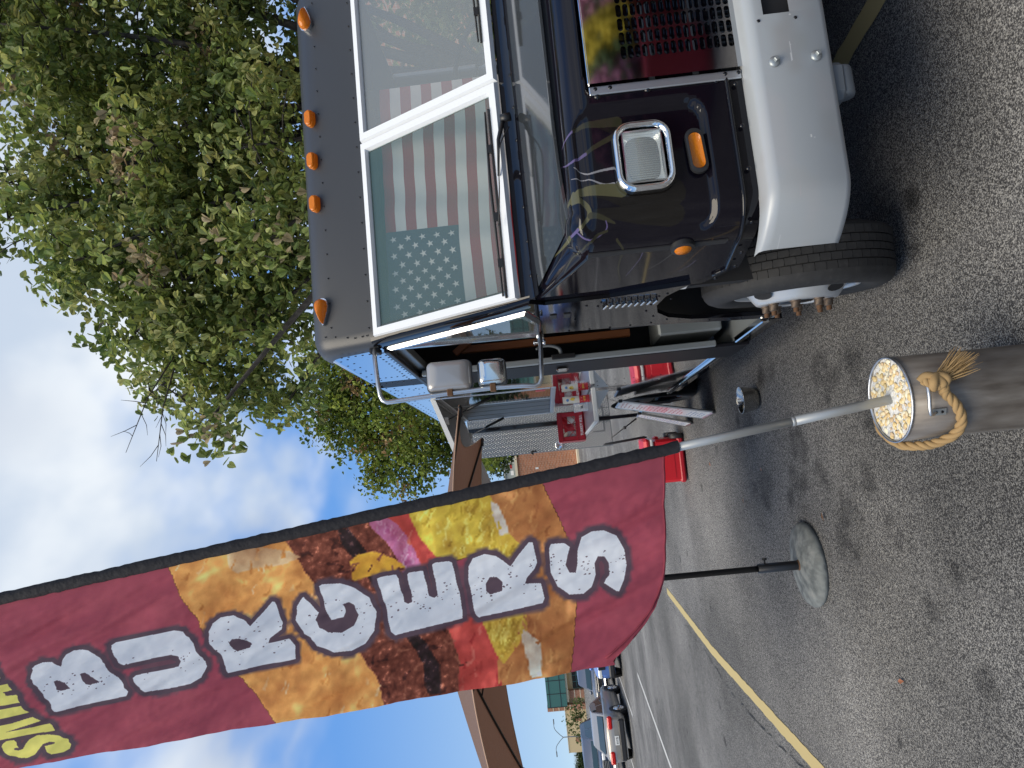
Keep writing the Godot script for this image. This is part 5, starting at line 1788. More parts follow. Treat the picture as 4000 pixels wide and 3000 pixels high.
func truck_serving_side(t: Node) -> void:
	# window opening with frame, dark pane and sliding aluminium shutters
	var X := XL
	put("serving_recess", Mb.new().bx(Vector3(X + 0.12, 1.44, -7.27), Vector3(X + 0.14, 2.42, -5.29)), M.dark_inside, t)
	var fr := put("serving_window_frame", Mb.new().bx(Vector3(X - 0.004, 1.46, -7.262), Vector3(X + 0.10, 1.50, -5.30), 0.004), M.aluminium, t)
	put("frame_bar", Mb.new().bx(Vector3(X - 0.004, 2.352, -7.262), Vector3(X + 0.10, 2.40, -5.30), 0.004), M.aluminium, fr)
	for z in [-5.32, -7.24]:
		put("frame_bar", Mb.new().bx(Vector3(X - 0.004, 1.502, z - 0.015), Vector3(X + 0.10, 2.35, z + 0.02), 0.004), M.aluminium, fr)
	put("serving_pane", Mb.new().bx(Vector3(X + 0.0015, 1.502, -5.95), Vector3(X + 0.010, 2.35, -5.345)), M.dark_glass, t)
	put("pane_rail", Mb.new().bx(Vector3(X - 0.001, 1.502, -5.985), Vector3(X + 0.03, 2.35, -5.955), 0.003), M.aluminium, t)
	put("window_sticker", Mb.new().bx(Vector3(X - 0.0005, 1.545, -5.47), Vector3(X + 0.001, 1.62, -5.39)), M.red_plastic, t)
	for e in [[-6.20, -5.99], [-6.52, -6.23], [-6.88, -6.55], [-7.215, -6.91]]:
		put("shutter_panel", Mb.new().bx(Vector3(X + 0.006, 1.502, e[0]), Vector3(X + 0.02, 2.35, e[1]), 0.003), M.shutter_grey, t)

	# awning flap propped open on two gas struts
	var x1 := 0.02
	var yo := 2.405
	var sl := -0.34
	var F := func(x: float, off: float, z: float) -> Vector3: return Vector3(x, yo + sl * (X - x), z) + Vector3(0.32, 0.947, 0) * off
	var sl_panel := func(x0_: float, x1_: float, o0: float, o1: float, z0: float, z1: float) -> Mb:
		var b := Mb.new()
		var q := []
		for z in [z0, z1]:
			for e in [[x0_, o0], [x1_, o0], [x1_, o1], [x0_, o1]]:
				q.append(F.call(e[0], e[1], z))
		var c: Vector3 = (q[0] + q[6]) / 2
		for e in [[0, 1, 2, 3], [4, 5, 6, 7], [0, 1, 5, 4], [1, 2, 6, 5], [2, 3, 7, 6], [3, 0, 4, 7]]:
			b.face([q[e[0]], q[e[1]], q[e[2]], q[e[3]]], c)
		return b
	var fl := put("awning_flap", sl_panel.call(X - 0.004, x1, 0.0, 0.012, -7.22, -5.37), M.dull_aluminium, t)
	put("flap_rim", sl_panel.call(X - 0.004, x1, -0.004, 0.042, -5.368, -5.335), M.white_paint, fl)
	put("flap_rim", sl_panel.call(X - 0.004, x1, -0.004, 0.042, -7.255, -7.222), M.white_paint, fl)
	put("flap_rim", sl_panel.call(x1 - 0.03, x1 - 0.001, -0.004, 0.042, -7.255, -5.335), M.white_paint, fl)
	put("flap_rim", sl_panel.call(X - 0.03, X - 0.005, -0.012, -0.001, -7.2, -5.38), M.dull_aluminium, fl)
	for z in [-5.44, -7.16]:
		var a: Vector3 = F.call(0.57, -0.02, z)
		var c := Vector3(X - 0.012, 1.98, z)
		var st := put("gas_strut", Mb.new().smooth().tube([c, c.lerp(a, 0.55)], 0.013, 8), M.black_metal, t)
		put("strut_rod", Mb.new().smooth().tube([c.lerp(a, 0.55), a], 0.0055, 6), M.chrome if z < -6 else M.black_metal, st)
		put("strut_bracket", Mb.new().box(F.call(0.56, -0.012, z), Vector3(0.06, 0.03, 0.05), 0.004), M.white_paint, st)

	# fold-down counter
	var ct := put("counter", Mb.new().bx(Vector3(0.452, 1.158, -7.20), Vector3(X - 0.016, 1.176, -5.47)), M.light_counter if M.has("light_counter") else M.aluminium, t)
	put("counter_rim", Mb.new().bx(Vector3(0.444, 1.150, -5.47), Vector3(X - 0.014, 1.186, -5.445), 0.004), M.white_paint, ct)
	put("counter_rim", Mb.new().bx(Vector3(0.438, 1.150, -7.20), Vector3(0.452, 1.186, -5.446), 0.004), M.white_paint, ct)
	put("counter_trim", Mb.new().bx(Vector3(0.444, 1.150, -5.55), Vector3(X - 0.014, 1.156, -5.50)), M.black_plastic, ct)
	for z in [-5.7, -6.9]:
		var b := Mb.new()
		b.face([Vector3(X - 0.014, 1.149, z), Vector3(0.52, 1.149, z), Vector3(X - 0.014, 1.02, z)], Vector3(0.6, 1.1, z - 1))
		b.face([Vector3(X - 0.014, 1.149, z - 0.01), Vector3(0.52, 1.149, z - 0.01), Vector3(X - 0.014, 1.02, z - 0.01)], Vector3(0.6, 1.1, z + 1))
		put("counter_bracket", b, M.aluminium, ct)

	# rear corner and the tread-plate door swung open
	put("rear_corner", Mb.new().bx(Vector3(X - 0.022, 0.40, -8.63), Vector3(X + 0.03, 2.60, -8.582), 0.006), M.black_paint, t)
	var dz := -8.60
	var dl := 0.378
	var dr := X - 0.026
	var door := put("rear_door", Mb.new().bx(Vector3(dl, 0.75, dz - 0.03), Vector3(dr, 2.52, dz), 0.003), M.tread_plate, t)
	var lz := Mb.new()
	var rowi := 0
	var y := 0.77
	while y < 2.5:
		var x := dl + 0.014 + (0.013 if rowi % 2 else 0.0)
		var k := rowi
		while x < dr - 0.008:
			var a := 0.8 if k % 2 == 0 else -0.8
			var d := Vector3(cos(a), sin(a), 0) * 0.0135
			var nrm := Vector3(-sin(a), cos(a), 0) * 0.0046
			var c := Vector3(x, y, dz)
			var top := c + Vector3(0, 0, 0.0048)
			lz.tri(c - d, c - nrm, top)
			lz.tri(c - nrm, c + d, top)
			lz.tri(c + d, c + nrm, top)
			lz.tri(c + nrm, c - d, top)
			x += 0.026
			k += 1
		y += 0.0215
		rowi += 1
	put("tread_pattern", lz, M.aluminium, door).set_meta("kind", "stuff")
	put("hinge_strip", Mb.new().bx(Vector3(dr, 0.76, dz - 0.03), Vector3(X - 0.023, 2.52, dz + 0.008)), M.black_paint, door)
	var lt := Vector3(0.445, 1.412, dz)
	var latch := put("round_latch", Mb.new().smooth().lathe(lt, Vector3(0, 0, 1), [Vector2(0.048, 0.0), Vector2(0.046, 0.010), Vector2(0.038, 0.010), Vector2(0.030, 0.003), Vector2(0.0, 0.003)], 24), M.chrome, door)
	put("latch_bar", Mb.new().box(lt + Vector3(0, 0, 0.009), Vector3(0.016, 0.066, 0.012), 0.004), M.chrome, latch)
	put("door_catch", Mb.new().smooth().tube(spline([Vector3(0.40, 1.70, dz + 0.01), Vector3(0.40, 1.74, dz + 0.03), Vector3(0.385, 1.76, dz + 0.03), Vector3(0.365, 1.735, dz + 0.02)], 4), 0.010, 6), M.black_metal, door)
	put("door_mark", Mb.new().bx(Vector3(0.56, 0.83, dz + 0.0032), Vector3(0.575, 0.98, dz + 0.0042)), M.cast_grey, door)
	put("door_mark", Mb.new().bx(Vector3(0.576, 0.83, dz + 0.0032), Vector3(dr, 0.845, dz + 0.0042)), M.cast_grey, door)
	var sp := put("door_strap", Mb.new().smooth().tube([Vector3(0.673, 0.44, -8.56), Vector3(0.58, 0.59, -8.55), Vector3(0.469, 0.769, -8.57)], [0.012, 0.007, 0.007], 6), M.black_metal, t)
	put("strap_knob", Mb.new().smooth().ball(Vector3(0.575, 0.595, -8.55), Vector3.ONE * 0.022, 10, 8), M.black_metal, sp)


func truck_mirrors(t: Node) -> void:
	var zc := -3.0
	var arm := Mb.new().smooth()
	var path := [Vector3(0.716, 2.362, -3.265), Vector3(0.63, 2.318, -3.06)]
	path.append_array([Vector3(0.50, 2.297, zc), Vector3(0.447, 2.290, zc)])
	path.append_array([Vector3(0.427, 2.281, zc), Vector3(0.416, 2.262, zc), Vector3(0.418, 2.2, zc), Vector3(0.424, 2.06, zc), Vector3(0.428, 1.973, zc), Vector3(0.432, 1.789, zc), Vector3(0.428, 1.66, zc), Vector3(0.421, 1.612, zc), Vector3(0.428, 1.592, zc), Vector3(0.449, 1.580, zc)])
	path.append_array([Vector3(0.58, 1.570, -3.03), Vector3(0.66, 1.566, -3.2), Vector3(0.716, 1.562, -3.32)])
	arm.tube(path, 0.0105, 10)
	var a := put("mirror_arm", arm, M.aluminium, t)
	put("arm_bracket", Mb.new().bx(Vector3(0.69, 2.335, -3.30), Vector3(0.719, 2.385, -3.24), 0.006), M.black_metal, a)
	put("arm_bracket", Mb.new().bx(Vector3(0.69, 1.545, -3.36), Vector3(0.719, 1.580, -3.30), 0.006), M.chrome, a)
	for e in [[0.440, 0.572, 1.884, 2.080], [0.445, 0.562, 1.732, 1.854]]:
		var c := Vector3((e[0] + e[1]) / 2, (e[2] + e[3]) / 2, zc)
		var w: float = e[1] - e[0]
		var h: float = e[3] - e[2]
		var hd := Mb.new().smooth()
		var rings := []
		for k in [[1.0, -0.035], [1.0, -0.012], [0.985, 0.0], [0.93, 0.018], [0.80, 0.027], [0.5, 0.031]]:
			var rg := []
			for p in round_rect(w * k[0], h * k[0], 0.022 * k[0], 5):
				rg.append(c + Vector3(p.x, p.y, k[1]).rotated(Vector3.UP, 0.14))
			rings.append(rg)
		for i in rings.size() - 1:
			for k in rings[0].size():
				var k2: int = (k + 1) % rings[0].size()
				hd.quad(rings[i][k], rings[i][k2], rings[i + 1][k2], rings[i + 1][k])
		hd.face(rings[-1].duplicate(), c - Vector3(0, 0, 0.2))
		var head := put("mirror_head", hd, M.mirror_back if h > 0.15 else M.brushed_steel, a)
		var rm := Mb.new().smooth()
		var r2 := []
		for k in [[1.05, -0.04], [1.06, -0.02], [1.03, -0.006], [0.99, -0.010]]:
			var rg := []
			for p in round_rect(w * k[0], h * (1.0 + (k[0] - 1.0) * w / h), 0.024, 5):
				rg.append(c + Vector3(p.x, p.y, k[1]).rotated(Vector3.UP, 0.14))
			r2.append(rg)
		for i in 3:
			for k in r2[0].size():
				var k2: int = (k + 1) % r2[0].size()
				rm.quad(r2[i][k], r2[i][k2], r2[i + 1][k2], r2[i + 1][k])
		put("mirror_rim", rm, M.cast_grey, head)
		var gl := Mb.new()
		gl.face(r2[0].duplicate(), c)
		put("mirror_glass", gl, M.chrome, head)
		put("mirror_clamp", Mb.new().bx(Vector3(0.415, c.y - 0.013, zc - 0.014), Vector3(e[0] + 0.012, c.y + 0.013, zc + 0.014), 0.003), M.rust, head)
	var lower := Vector3(0.66, 1.566, -3.2)
	put("arm_bolt", Mb.new().smooth().lathe(lower + Vector3(-0.01, -0.005, 0.01), Vector3(0, 1, 0), [Vector2(0.0, -0.02), Vector2(0.014, -0.018), Vector2(0.014, -0.006), Vector2(0.008, -0.004), Vector2(0.008, 0.03), Vector2(0.014, 0.032), Vector2(0.0, 0.04)], 10), M.chrome, a)


func flag_stripes() -> ImageTexture:
	var im := Image.create(760, 400, false, Image.FORMAT_RGB8)
	var red := lin(0.32, 0.022, 0.03)
	var white := lin(0.72, 0.70, 0.66)
	for k in 13:
		im.fill_rect(Rect2i(0, int(k * 400.0 / 13), 760, 32), red if k % 2 == 0 else white)
	im.fill_rect(Rect2i(0, 0, 304, 215), lin(0.03, 0.038, 0.075))
	for row in 9:
		for c in (6 if row % 2 == 0 else 5):
			var o := Vector2(304.0 / 12 * (2 * c + 1 + (row % 2)), 215.0 / 10 * (row + 1))
			var p := []
			for k in 10:
				p.append(o + Vector2(sin(TAU * k / 10), -cos(TAU * k / 10)) * (11.5 if k % 2 == 0 else 4.5))
			fill_poly(im, p, white)
	im.generate_mipmaps()
	return ImageTexture.create_from_image(im)


func cab_things() -> void:
	# the flag hung across the inside of the windshield
	var m := mat("flag_cloth", Color.WHITE, 0.9)
	m.albedo_texture = flag_stripes()
	m.backlight_enabled = true
	m.backlight = Color(0.4, 0.4, 0.4)
	var f := Mb.new().smooth()
	f.grid(40, 16, func(u: float, v: float) -> Vector3:
		var y := lerpf(2.262, 1.575, v) - 0.03 * u * (1.0 - v) + 0.020 * sin(u * 5.0) * v
		return Vector3(lerpf(0.765, 2.005, u), y, -3.178 + 0.012 * sin(u * 19.0 + v * 2.0) * (0.3 + v) + 0.008 * sin(u * 43.0)), true)
	tag(put("windshield_flag", f, m), "faded red, white and blue starred flag hung inside the truck's windshield", "flag")
	var s := thing("steering_wheel", "black steering wheel seen dimly through the right-hand windshield pane", "steering wheel", Vector3(2.22, 1.5, -3.45))
	var ring := []
	for k in 29:
		var a := TAU * k / 28
		ring.append(Vector3(2.25, 1.74, -3.42) + Vector3(cos(a) * 0.22, sin(a) * 0.14, -sin(a) * 0.16))
	put("rim", Mb.new().smooth().tube(ring, 0.014, 8, false), M.black_plastic, s)
	put("column", Mb.new().smooth().tube([Vector3(2.25, 1.74, -3.42), Vector3(2.25, 1.4, -3.05)], 0.03, 8), M.black_plastic, s)
	for k in 3:
		var a := TAU * (k + 0.25) / 3
		put("spoke", Mb.new().smooth().tube([Vector3(2.25, 1.74, -3.42), Vector3(2.25, 1.74, -3.42) + Vector3(cos(a) * 0.22, sin(a) * 0.14, -sin(a) * 0.16)], 0.011, 6), M.black_plastic, s)


# ------------------------------------------------------------------ the banner and its weight
const PRINT := {
	"B": [529, 154, 564, 156, 578, 160, 587, 170, 577, 181, 540, 193, 582, 196, 604, 200, 618, 209, 614, 221, 603, 228, 530, 245, 447, 259, 412, 269, 319, 280, 297, 278, 295, 261, 293, 221, 287, 192, 294, 189, 401, 176, 439, 169, 505, 155],
	"Bh1": [464, 186, 463, 192, 445, 201, 407, 209, 403, 198, 416, 192],
	"Bh2": [476, 219, 478, 225, 460, 233, 409, 245, 404, 233, 413, 228, 451, 223],
	"U": [602, 257, 614, 263, 612, 337, 594, 350, 532, 363, 429, 378, 371, 380, 320, 375, 297, 361, 289, 322, 296, 300, 335, 293, 392, 287, 405, 291, 406, 339, 409, 348, 435, 351, 461, 347, 481, 336, 476, 275, 494, 268, 560, 258],
	"R": [565, 384, 606, 389, 633, 401, 629, 417, 592, 431, 551, 440, 601, 453, 661, 469, 657, 472, 528, 480, 496, 479, 459, 463, 433, 461, 434, 486, 414, 491, 333, 496, 318, 495, 315, 409, 334, 406, 440, 398, 512, 387],
	"Rh": [484, 413, 500, 417, 495, 426, 452, 438, 430, 437, 422, 420, 443, 415],
	"G": [644, 507, 651, 509, 547, 529, 508, 523, 461, 527, 425, 538, 410, 556, 435, 572, 489, 579, 542, 575, 570, 568, 565, 560, 519, 563, 494, 560, 491, 544, 510, 540, 630, 535, 691, 530, 698, 534, 684, 560, 636, 580, 568, 595, 486, 602, 391, 600, 327, 586, 304, 568, 315, 547, 365, 524, 445, 507, 529, 498, 606, 500],
	"E": [667, 607, 673, 613, 668, 632, 644, 635, 510, 639, 495, 644, 501, 650, 655, 647, 664, 649, 659, 668, 548, 671, 515, 673, 499, 679, 510, 684, 681, 680, 688, 684, 681, 702, 670, 706, 396, 715, 365, 714, 357, 670, 344, 626, 364, 621, 542, 613],
	"R2": [630, 727, 668, 733, 679, 749, 658, 764, 624, 773, 585, 781, 639, 793, 695, 808, 690, 813, 578, 816, 549, 812, 511, 801, 482, 798, 466, 818, 386, 821, 362, 818, 349, 734, 368, 731, 546, 725],
	"R2h": [518, 747, 550, 753, 543, 762, 511, 769, 469, 768, 461, 752, 481, 747],
	"S": [637, 833, 661, 836, 652, 853, 625, 860, 586, 856, 537, 852, 493, 856, 487, 864, 525, 867, 596, 869, 664, 876, 684, 890, 676, 905, 638, 920, 559, 928, 477, 929, 409, 923, 359, 915, 362, 912, 409, 898, 427, 901, 443, 906, 504, 907, 544, 902, 551, 894, 518, 889, 457, 889, 400, 882, 373, 871, 382, 853, 434, 839, 512, 832],
	"ys": [139, 114, 155, 116, 167, 121, 166, 130, 119, 139, 120, 135, 119, 132, 109, 133, 101, 137, 105, 143, 154, 152, 170, 162, 164, 177, 150, 192, 118, 202, 85, 206, 60, 204, 48, 197, 47, 180, 63, 177, 102, 173, 107, 186, 115, 187, 123, 180, 116, 171, 63, 160, 51, 150, 56, 135, 77, 125, 115, 116],
	"ym1": [184, 81, 179, 186, 223, 178, 229, 80],
	"ym2": [224, 80, 223, 120, 255, 172, 287, 162, 272, 134, 274, 80],
	"ym3": [311, 80, 316, 157, 365, 150, 370, 80],
	"ya": [388, 80, 385, 147, 432, 140, 437, 126, 459, 120, 462, 132, 502, 123, 503, 79],
	"ys2": [531, 90, 519, 110, 545, 115, 572, 116, 623, 110, 651, 89],
	"bun_top": [1104, 334, 987, 339, 905, 345, 739, 362, 588, 377, 463, 392, 299, 422, 128, 451, -31, 478, -127, 617, -4, 619, 120, 606, 286, 583, 523, 545, 727, 526, 841, 512, 1023, 488],
	"meat": [1046, 489, 841, 512, 727, 526, 523, 545, 286, 583, 120, 606, -127, 617, -215, 752, -10, 747, 104, 744, 277, 720, 696, 663, 827, 625, 1047, 605],
	"gapd": [998, 562, 904, 566, 802, 580, 455, 627, 279, 647, 164, 661, 17, 663, 5, 681, 149, 681, 326, 656, 562, 629, 858, 592, 1011, 572],
	"cheese": [784, 575, 814, 586, 806, 607, 755, 627, 703, 642, 693, 615, 698, 597, 692, 578],
	"onion": [1003, 605, 1012, 618, 938, 638, 850, 650, 754, 659, 697, 662, 681, 642, 774, 636, 873, 624, 954, 609],
	"tomato": [1018, 618, 1022, 656, 833, 668, 729, 687, 669, 707, 388, 712, 323, 741, 115, 757, -57, 756, -23, 706, 182, 708, 337, 695, 525, 673, 697, 662, 850, 650],
	"pickle": [1022, 656, 1035, 736, 990, 761, 848, 774, 754, 782, 679, 796, 567, 778, 650, 754, 689, 734, 685, 713, 729, 687, 855, 669],
	"pickle2": [323, 741, 340, 773, 325, 793, 262, 794, 181, 779, 111, 762, 157, 756],
	"bunb": [1035, 736, 1037, 828, 945, 834, 783, 848, 671, 856, 481, 859, 327, 858, 120, 849, -34, 840, -57, 756, 115, 757, 239, 770, 323, 795, 679, 796, 754, 782, 848, 774, 958, 760],
	"mayo": [954, 764, 930, 773, 842, 780, 764, 784, 763, 772, 831, 768, 900, 764],
	"mayo2": [263, 786, 216, 801, 168, 811, 8, 808, 11, 796, 70, 792, 142, 790],
	"shine": [1002, 414, 1016, 436, 981, 460, 923, 497, 877, 509, 854, 485, 873, 453, 863, 427, 907, 416],
}


func print_poly(k: String, w: int, h: int) -> Array:
	var out := []
	var l: Array = PRINT[k]
	for i in l.size() / 2:
		out.append(Vector2(l[i * 2] / 1000.0 * w, l[i * 2 + 1] / 1000.0 * h))
	return out


func banner_picture() -> ImageTexture:
	var w := 448
	var h := 1900
	var im := Image.create(w, h, false, Image.FORMAT_RGBA8)
	var maroon := lin(0.42, 0.078, 0.112)
	im.fill(maroon)
	var burger := Image.create(w, h, false, Image.FORMAT_RGBA8)
	burger.fill(Color(0, 0, 0, 0))
	var cols := {"bun_top": lin(0.88, 0.40, 0.11), "meat": lin(0.30, 0.085, 0.05), "gapd": lin(0.05, 0.025, 0.03), "tomato": lin(0.60, 0.075, 0.06), "bunb": lin(0.55, 0.22, 0.07), "pickle": lin(0.72, 0.50, 0.06), "pickle2": lin(0.68, 0.45, 0.06), "onion": lin(0.55, 0.16, 0.30), "cheese": lin(0.85, 0.45, 0.05), "mayo": lin(0.74, 0.66, 0.55), "mayo2": lin(0.74, 0.68, 0.55), "shine": lin(0.80, 0.52, 0.27)}
	for k in cols:
		for q in Geometry2D.offset_polygon(PackedVector2Array(print_poly(k, w, h)), 5.0 if not k in ["mayo", "mayo2", "shine", "gapd"] else 0.5):
			fill_poly(burger, q, cols[k])
	var br := RandomNumberGenerator.new()
	br.seed = 77
	var touches := {"bun_top": [lin(0.95, 0.72, 0.42), lin(0.62, 0.22, 0.05)], "meat": [lin(0.40, 0.14, 0.08), lin(0.12, 0.03, 0.025)], "tomato": [lin(0.75, 0.22, 0.16), lin(0.42, 0.03, 0.03)], "bunb": [lin(0.72, 0.36, 0.12), lin(0.36, 0.12, 0.035)], "pickle": [lin(0.90, 0.78, 0.20), lin(0.42, 0.26, 0.02)], "pickle2": [lin(0.88, 0.72, 0.16), lin(0.40, 0.24, 0.02)], "onion": [lin(0.75, 0.45, 0.55), lin(0.42, 0.08, 0.2)]}
	for k in touches:
		var poly := PackedVector2Array(print_poly(k, w, h))
		var a := Vector2(1e9, 1e9)
		var b := Vector2.ZERO
		for p in poly:
			a = a.min(p)
			b = b.max(p)
		for q in 170:
			var c := Vector2(br.randf_range(a.x, b.x), br.randf_range(a.y, b.y))
			var d := Vector2(br.randf_range(12, 38), br.randf_range(-10, 10)).rotated(0.35 if k != "meat" else br.randf() * 3.0)
			var mid := c + d * 0.5 + d.orthogonal() * br.randf_range(-0.3, 0.3)
			if Geometry2D.is_point_in_polygon(c, poly) and Geometry2D.is_point_in_polygon(c + d, poly):
				var ink: Color = touches[k][q % 2]
				ink.a = 1.0
				stroke(burger, spline([c, mid, c + d], 4), br.randf_range(3, 12), 1.5, cols[k].lerp(ink, br.randf_range(0.3, 0.9)))
	# soften the print's inner edges, then mottle it
	var soft: Image = burger.duplicate()
	soft.resize(w / 4, h / 4, Image.INTERPOLATE_BILINEAR)
	soft.resize(w, h, Image.INTERPOLATE_CUBIC)
	var n := FastNoiseLite.new()
	n.seed = 61
	n.noise_type = FastNoiseLite.TYPE_SIMPLEX_SMOOTH
	n.frequency = 0.035
	n.fractal_octaves = 5
	n.fractal_gain = 0.65
	var rough := n.get_image(w, h).get_data()
	n.seed = 62
	n.frequency = 0.008
	n.fractal_octaves = 3
	var broad := n.get_image(w, h).get_data()
	n.noise_type = FastNoiseLite.TYPE_CELLULAR
	n.cellular_return_type = FastNoiseLite.RETURN_DISTANCE
	n.fractal_octaves = 2
	n.frequency = 0.045
	n.seed = 63
	var li := n.get_image(w, h)
	li.adjust_bcs(1.0, 1.0, 1.0)
	var lumps := li.get_data()
	for i in lumps.size():
		lumps[i] = 255 - lumps[i]
	var fb := soft.get_data()
	var dat := im.get_data()
	for i in w * h:
		var o := i * 4
		var on := fb[o + 3] / 255.0
		var nf := rough[i] / 255.0
		var nb := broad[i] / 255.0
		var base_k := 0.95 + nb * 0.10
		if on > 0.25:
			var lump := lumps[i] / 255.0
			var meaty := clampf((168.0 - fb[o]) / 30.0, 0.0, 1.0)
			var k := lerpf(0.80 + nb * 0.38 + (nf - 0.5) * 0.09, 0.35 + lump * 0.75 + (nf - 0.5) * 0.5, meaty)
			var hi := lerpf(maxf(0.0, nb - 0.66) * 200.0, maxf(0.0, lump * nf - 0.42) * 420.0, meaty)
			var a := clampf((on - 0.4) * 5.0, 0.0, 1.0)
			dat[o] = clampi(int(lerpf(dat[o] * base_k, fb[o] * k + hi, a)), 0, 255)
			dat[o + 1] = clampi(int(lerpf(dat[o + 1] * base_k, fb[o + 1] * k * lerpf(k, 1.0, 0.5) + hi * 0.66, a)), 0, 255)
			dat[o + 2] = clampi(int(lerpf(dat[o + 2] * base_k, fb[o + 2] * k * lerpf(k, 1.0, 0.3) + hi * 0.5, a)), 0, 255)
		else:
			for c in 3:
				dat[o + c] = clampi(int(dat[o + c] * base_k), 0, 255)
	im = Image.create_from_data(w, h, false, Image.FORMAT_RGBA8, dat)
	# lettering with its soft dark border
	var letters := ["B", "U", "R", "G", "E", "R2", "S"]
	var yellow := ["ys", "ym1", "ym2", "ym3", "ya", "ys2"]
	var dark := lin(0.11, 0.07, 0.095)
	var halo := Image.create(w, h, false, Image.FORMAT_RGBA8)
	halo.fill(Color(dark.r, dark.g, dark.b, 0))
	for k in letters + yellow:
		for p in Geometry2D.offset_polygon(PackedVector2Array(print_poly(k, w, h)), 15.0, Geometry2D.JOIN_ROUND):
			fill_poly(halo, p, Color(dark.r, dark.g, dark.b, 0.75))
	halo.resize(w / 8, h / 8, Image.INTERPOLATE_BILINEAR)
	halo.resize(w, h, Image.INTERPOLATE_CUBIC)
	im.blend_rect(halo, Rect2i(0, 0, w, h), Vector2i.ZERO)
	for k in letters + yellow:
		for p in Geometry2D.offset_polygon(PackedVector2Array(print_poly(k, w, h)), 11.0, Geometry2D.JOIN_ROUND):
			fill_poly(im, p, dark)
	var r := RandomNumberGenerator.new()
	r.seed = 5
	for k in letters:
		fill_poly(im, print_poly(k, w, h), lin(0.82, 0.85, 0.90))
		var lo := Vector2(1e9, 1e9)
		var hi := Vector2.ZERO
		for p in print_poly(k, w, h):
			lo = lo.min(p)
			hi = hi.max(p)
		for q in 46:   # worn specks
			var c := Vector2(lerpf(lo.x, hi.x, 0.45 + 0.25 * r.randfn() * 0.6), r.randf_range(lo.y, hi.y))
			if Geometry2D.is_point_in_polygon(c, PackedVector2Array(print_poly(k, w, h))):
				var s := r.randf_range(0.6, 1.7)
				fill_poly(im, arc(c, Vector2(s, s * 1.7), 0, 300, 6), dark)
	for k in ["Bh1", "Bh2", "Rh", "R2h"]:
		fill_poly(im, print_poly(k, w, h), dark)
	for k in yellow:
		fill_poly(im, print_poly(k, w, h), lin(0.88, 0.82, 0.20))
	# the first word fades to orange towards its top left
	dat = im.get_data()
	for y in 330:
		for x in 240:
			var o := (y * w + x) * 4
			if dat[o] > 180 and dat[o + 1] > 180 and dat[o + 2] < 140:
				var f := clampf((170.0 - (y - 50) * 0.9 - x * 0.75) / 150.0, 0.0, 1.0)
				dat[o + 1] = int(lerpf(dat[o + 1], 112, f))
				dat[o + 2] = int(lerpf(dat[o + 2], 78, f))
	im = Image.create_from_data(w, h, false, Image.FORMAT_RGBA8, dat)
	im.generate_mipmaps()
	return ImageTexture.create_from_image(im)


func pole_at(y: float) -> Vector3:
	return Vector3(0.162 - 0.122 * (y - 0.453), y, -2.33)


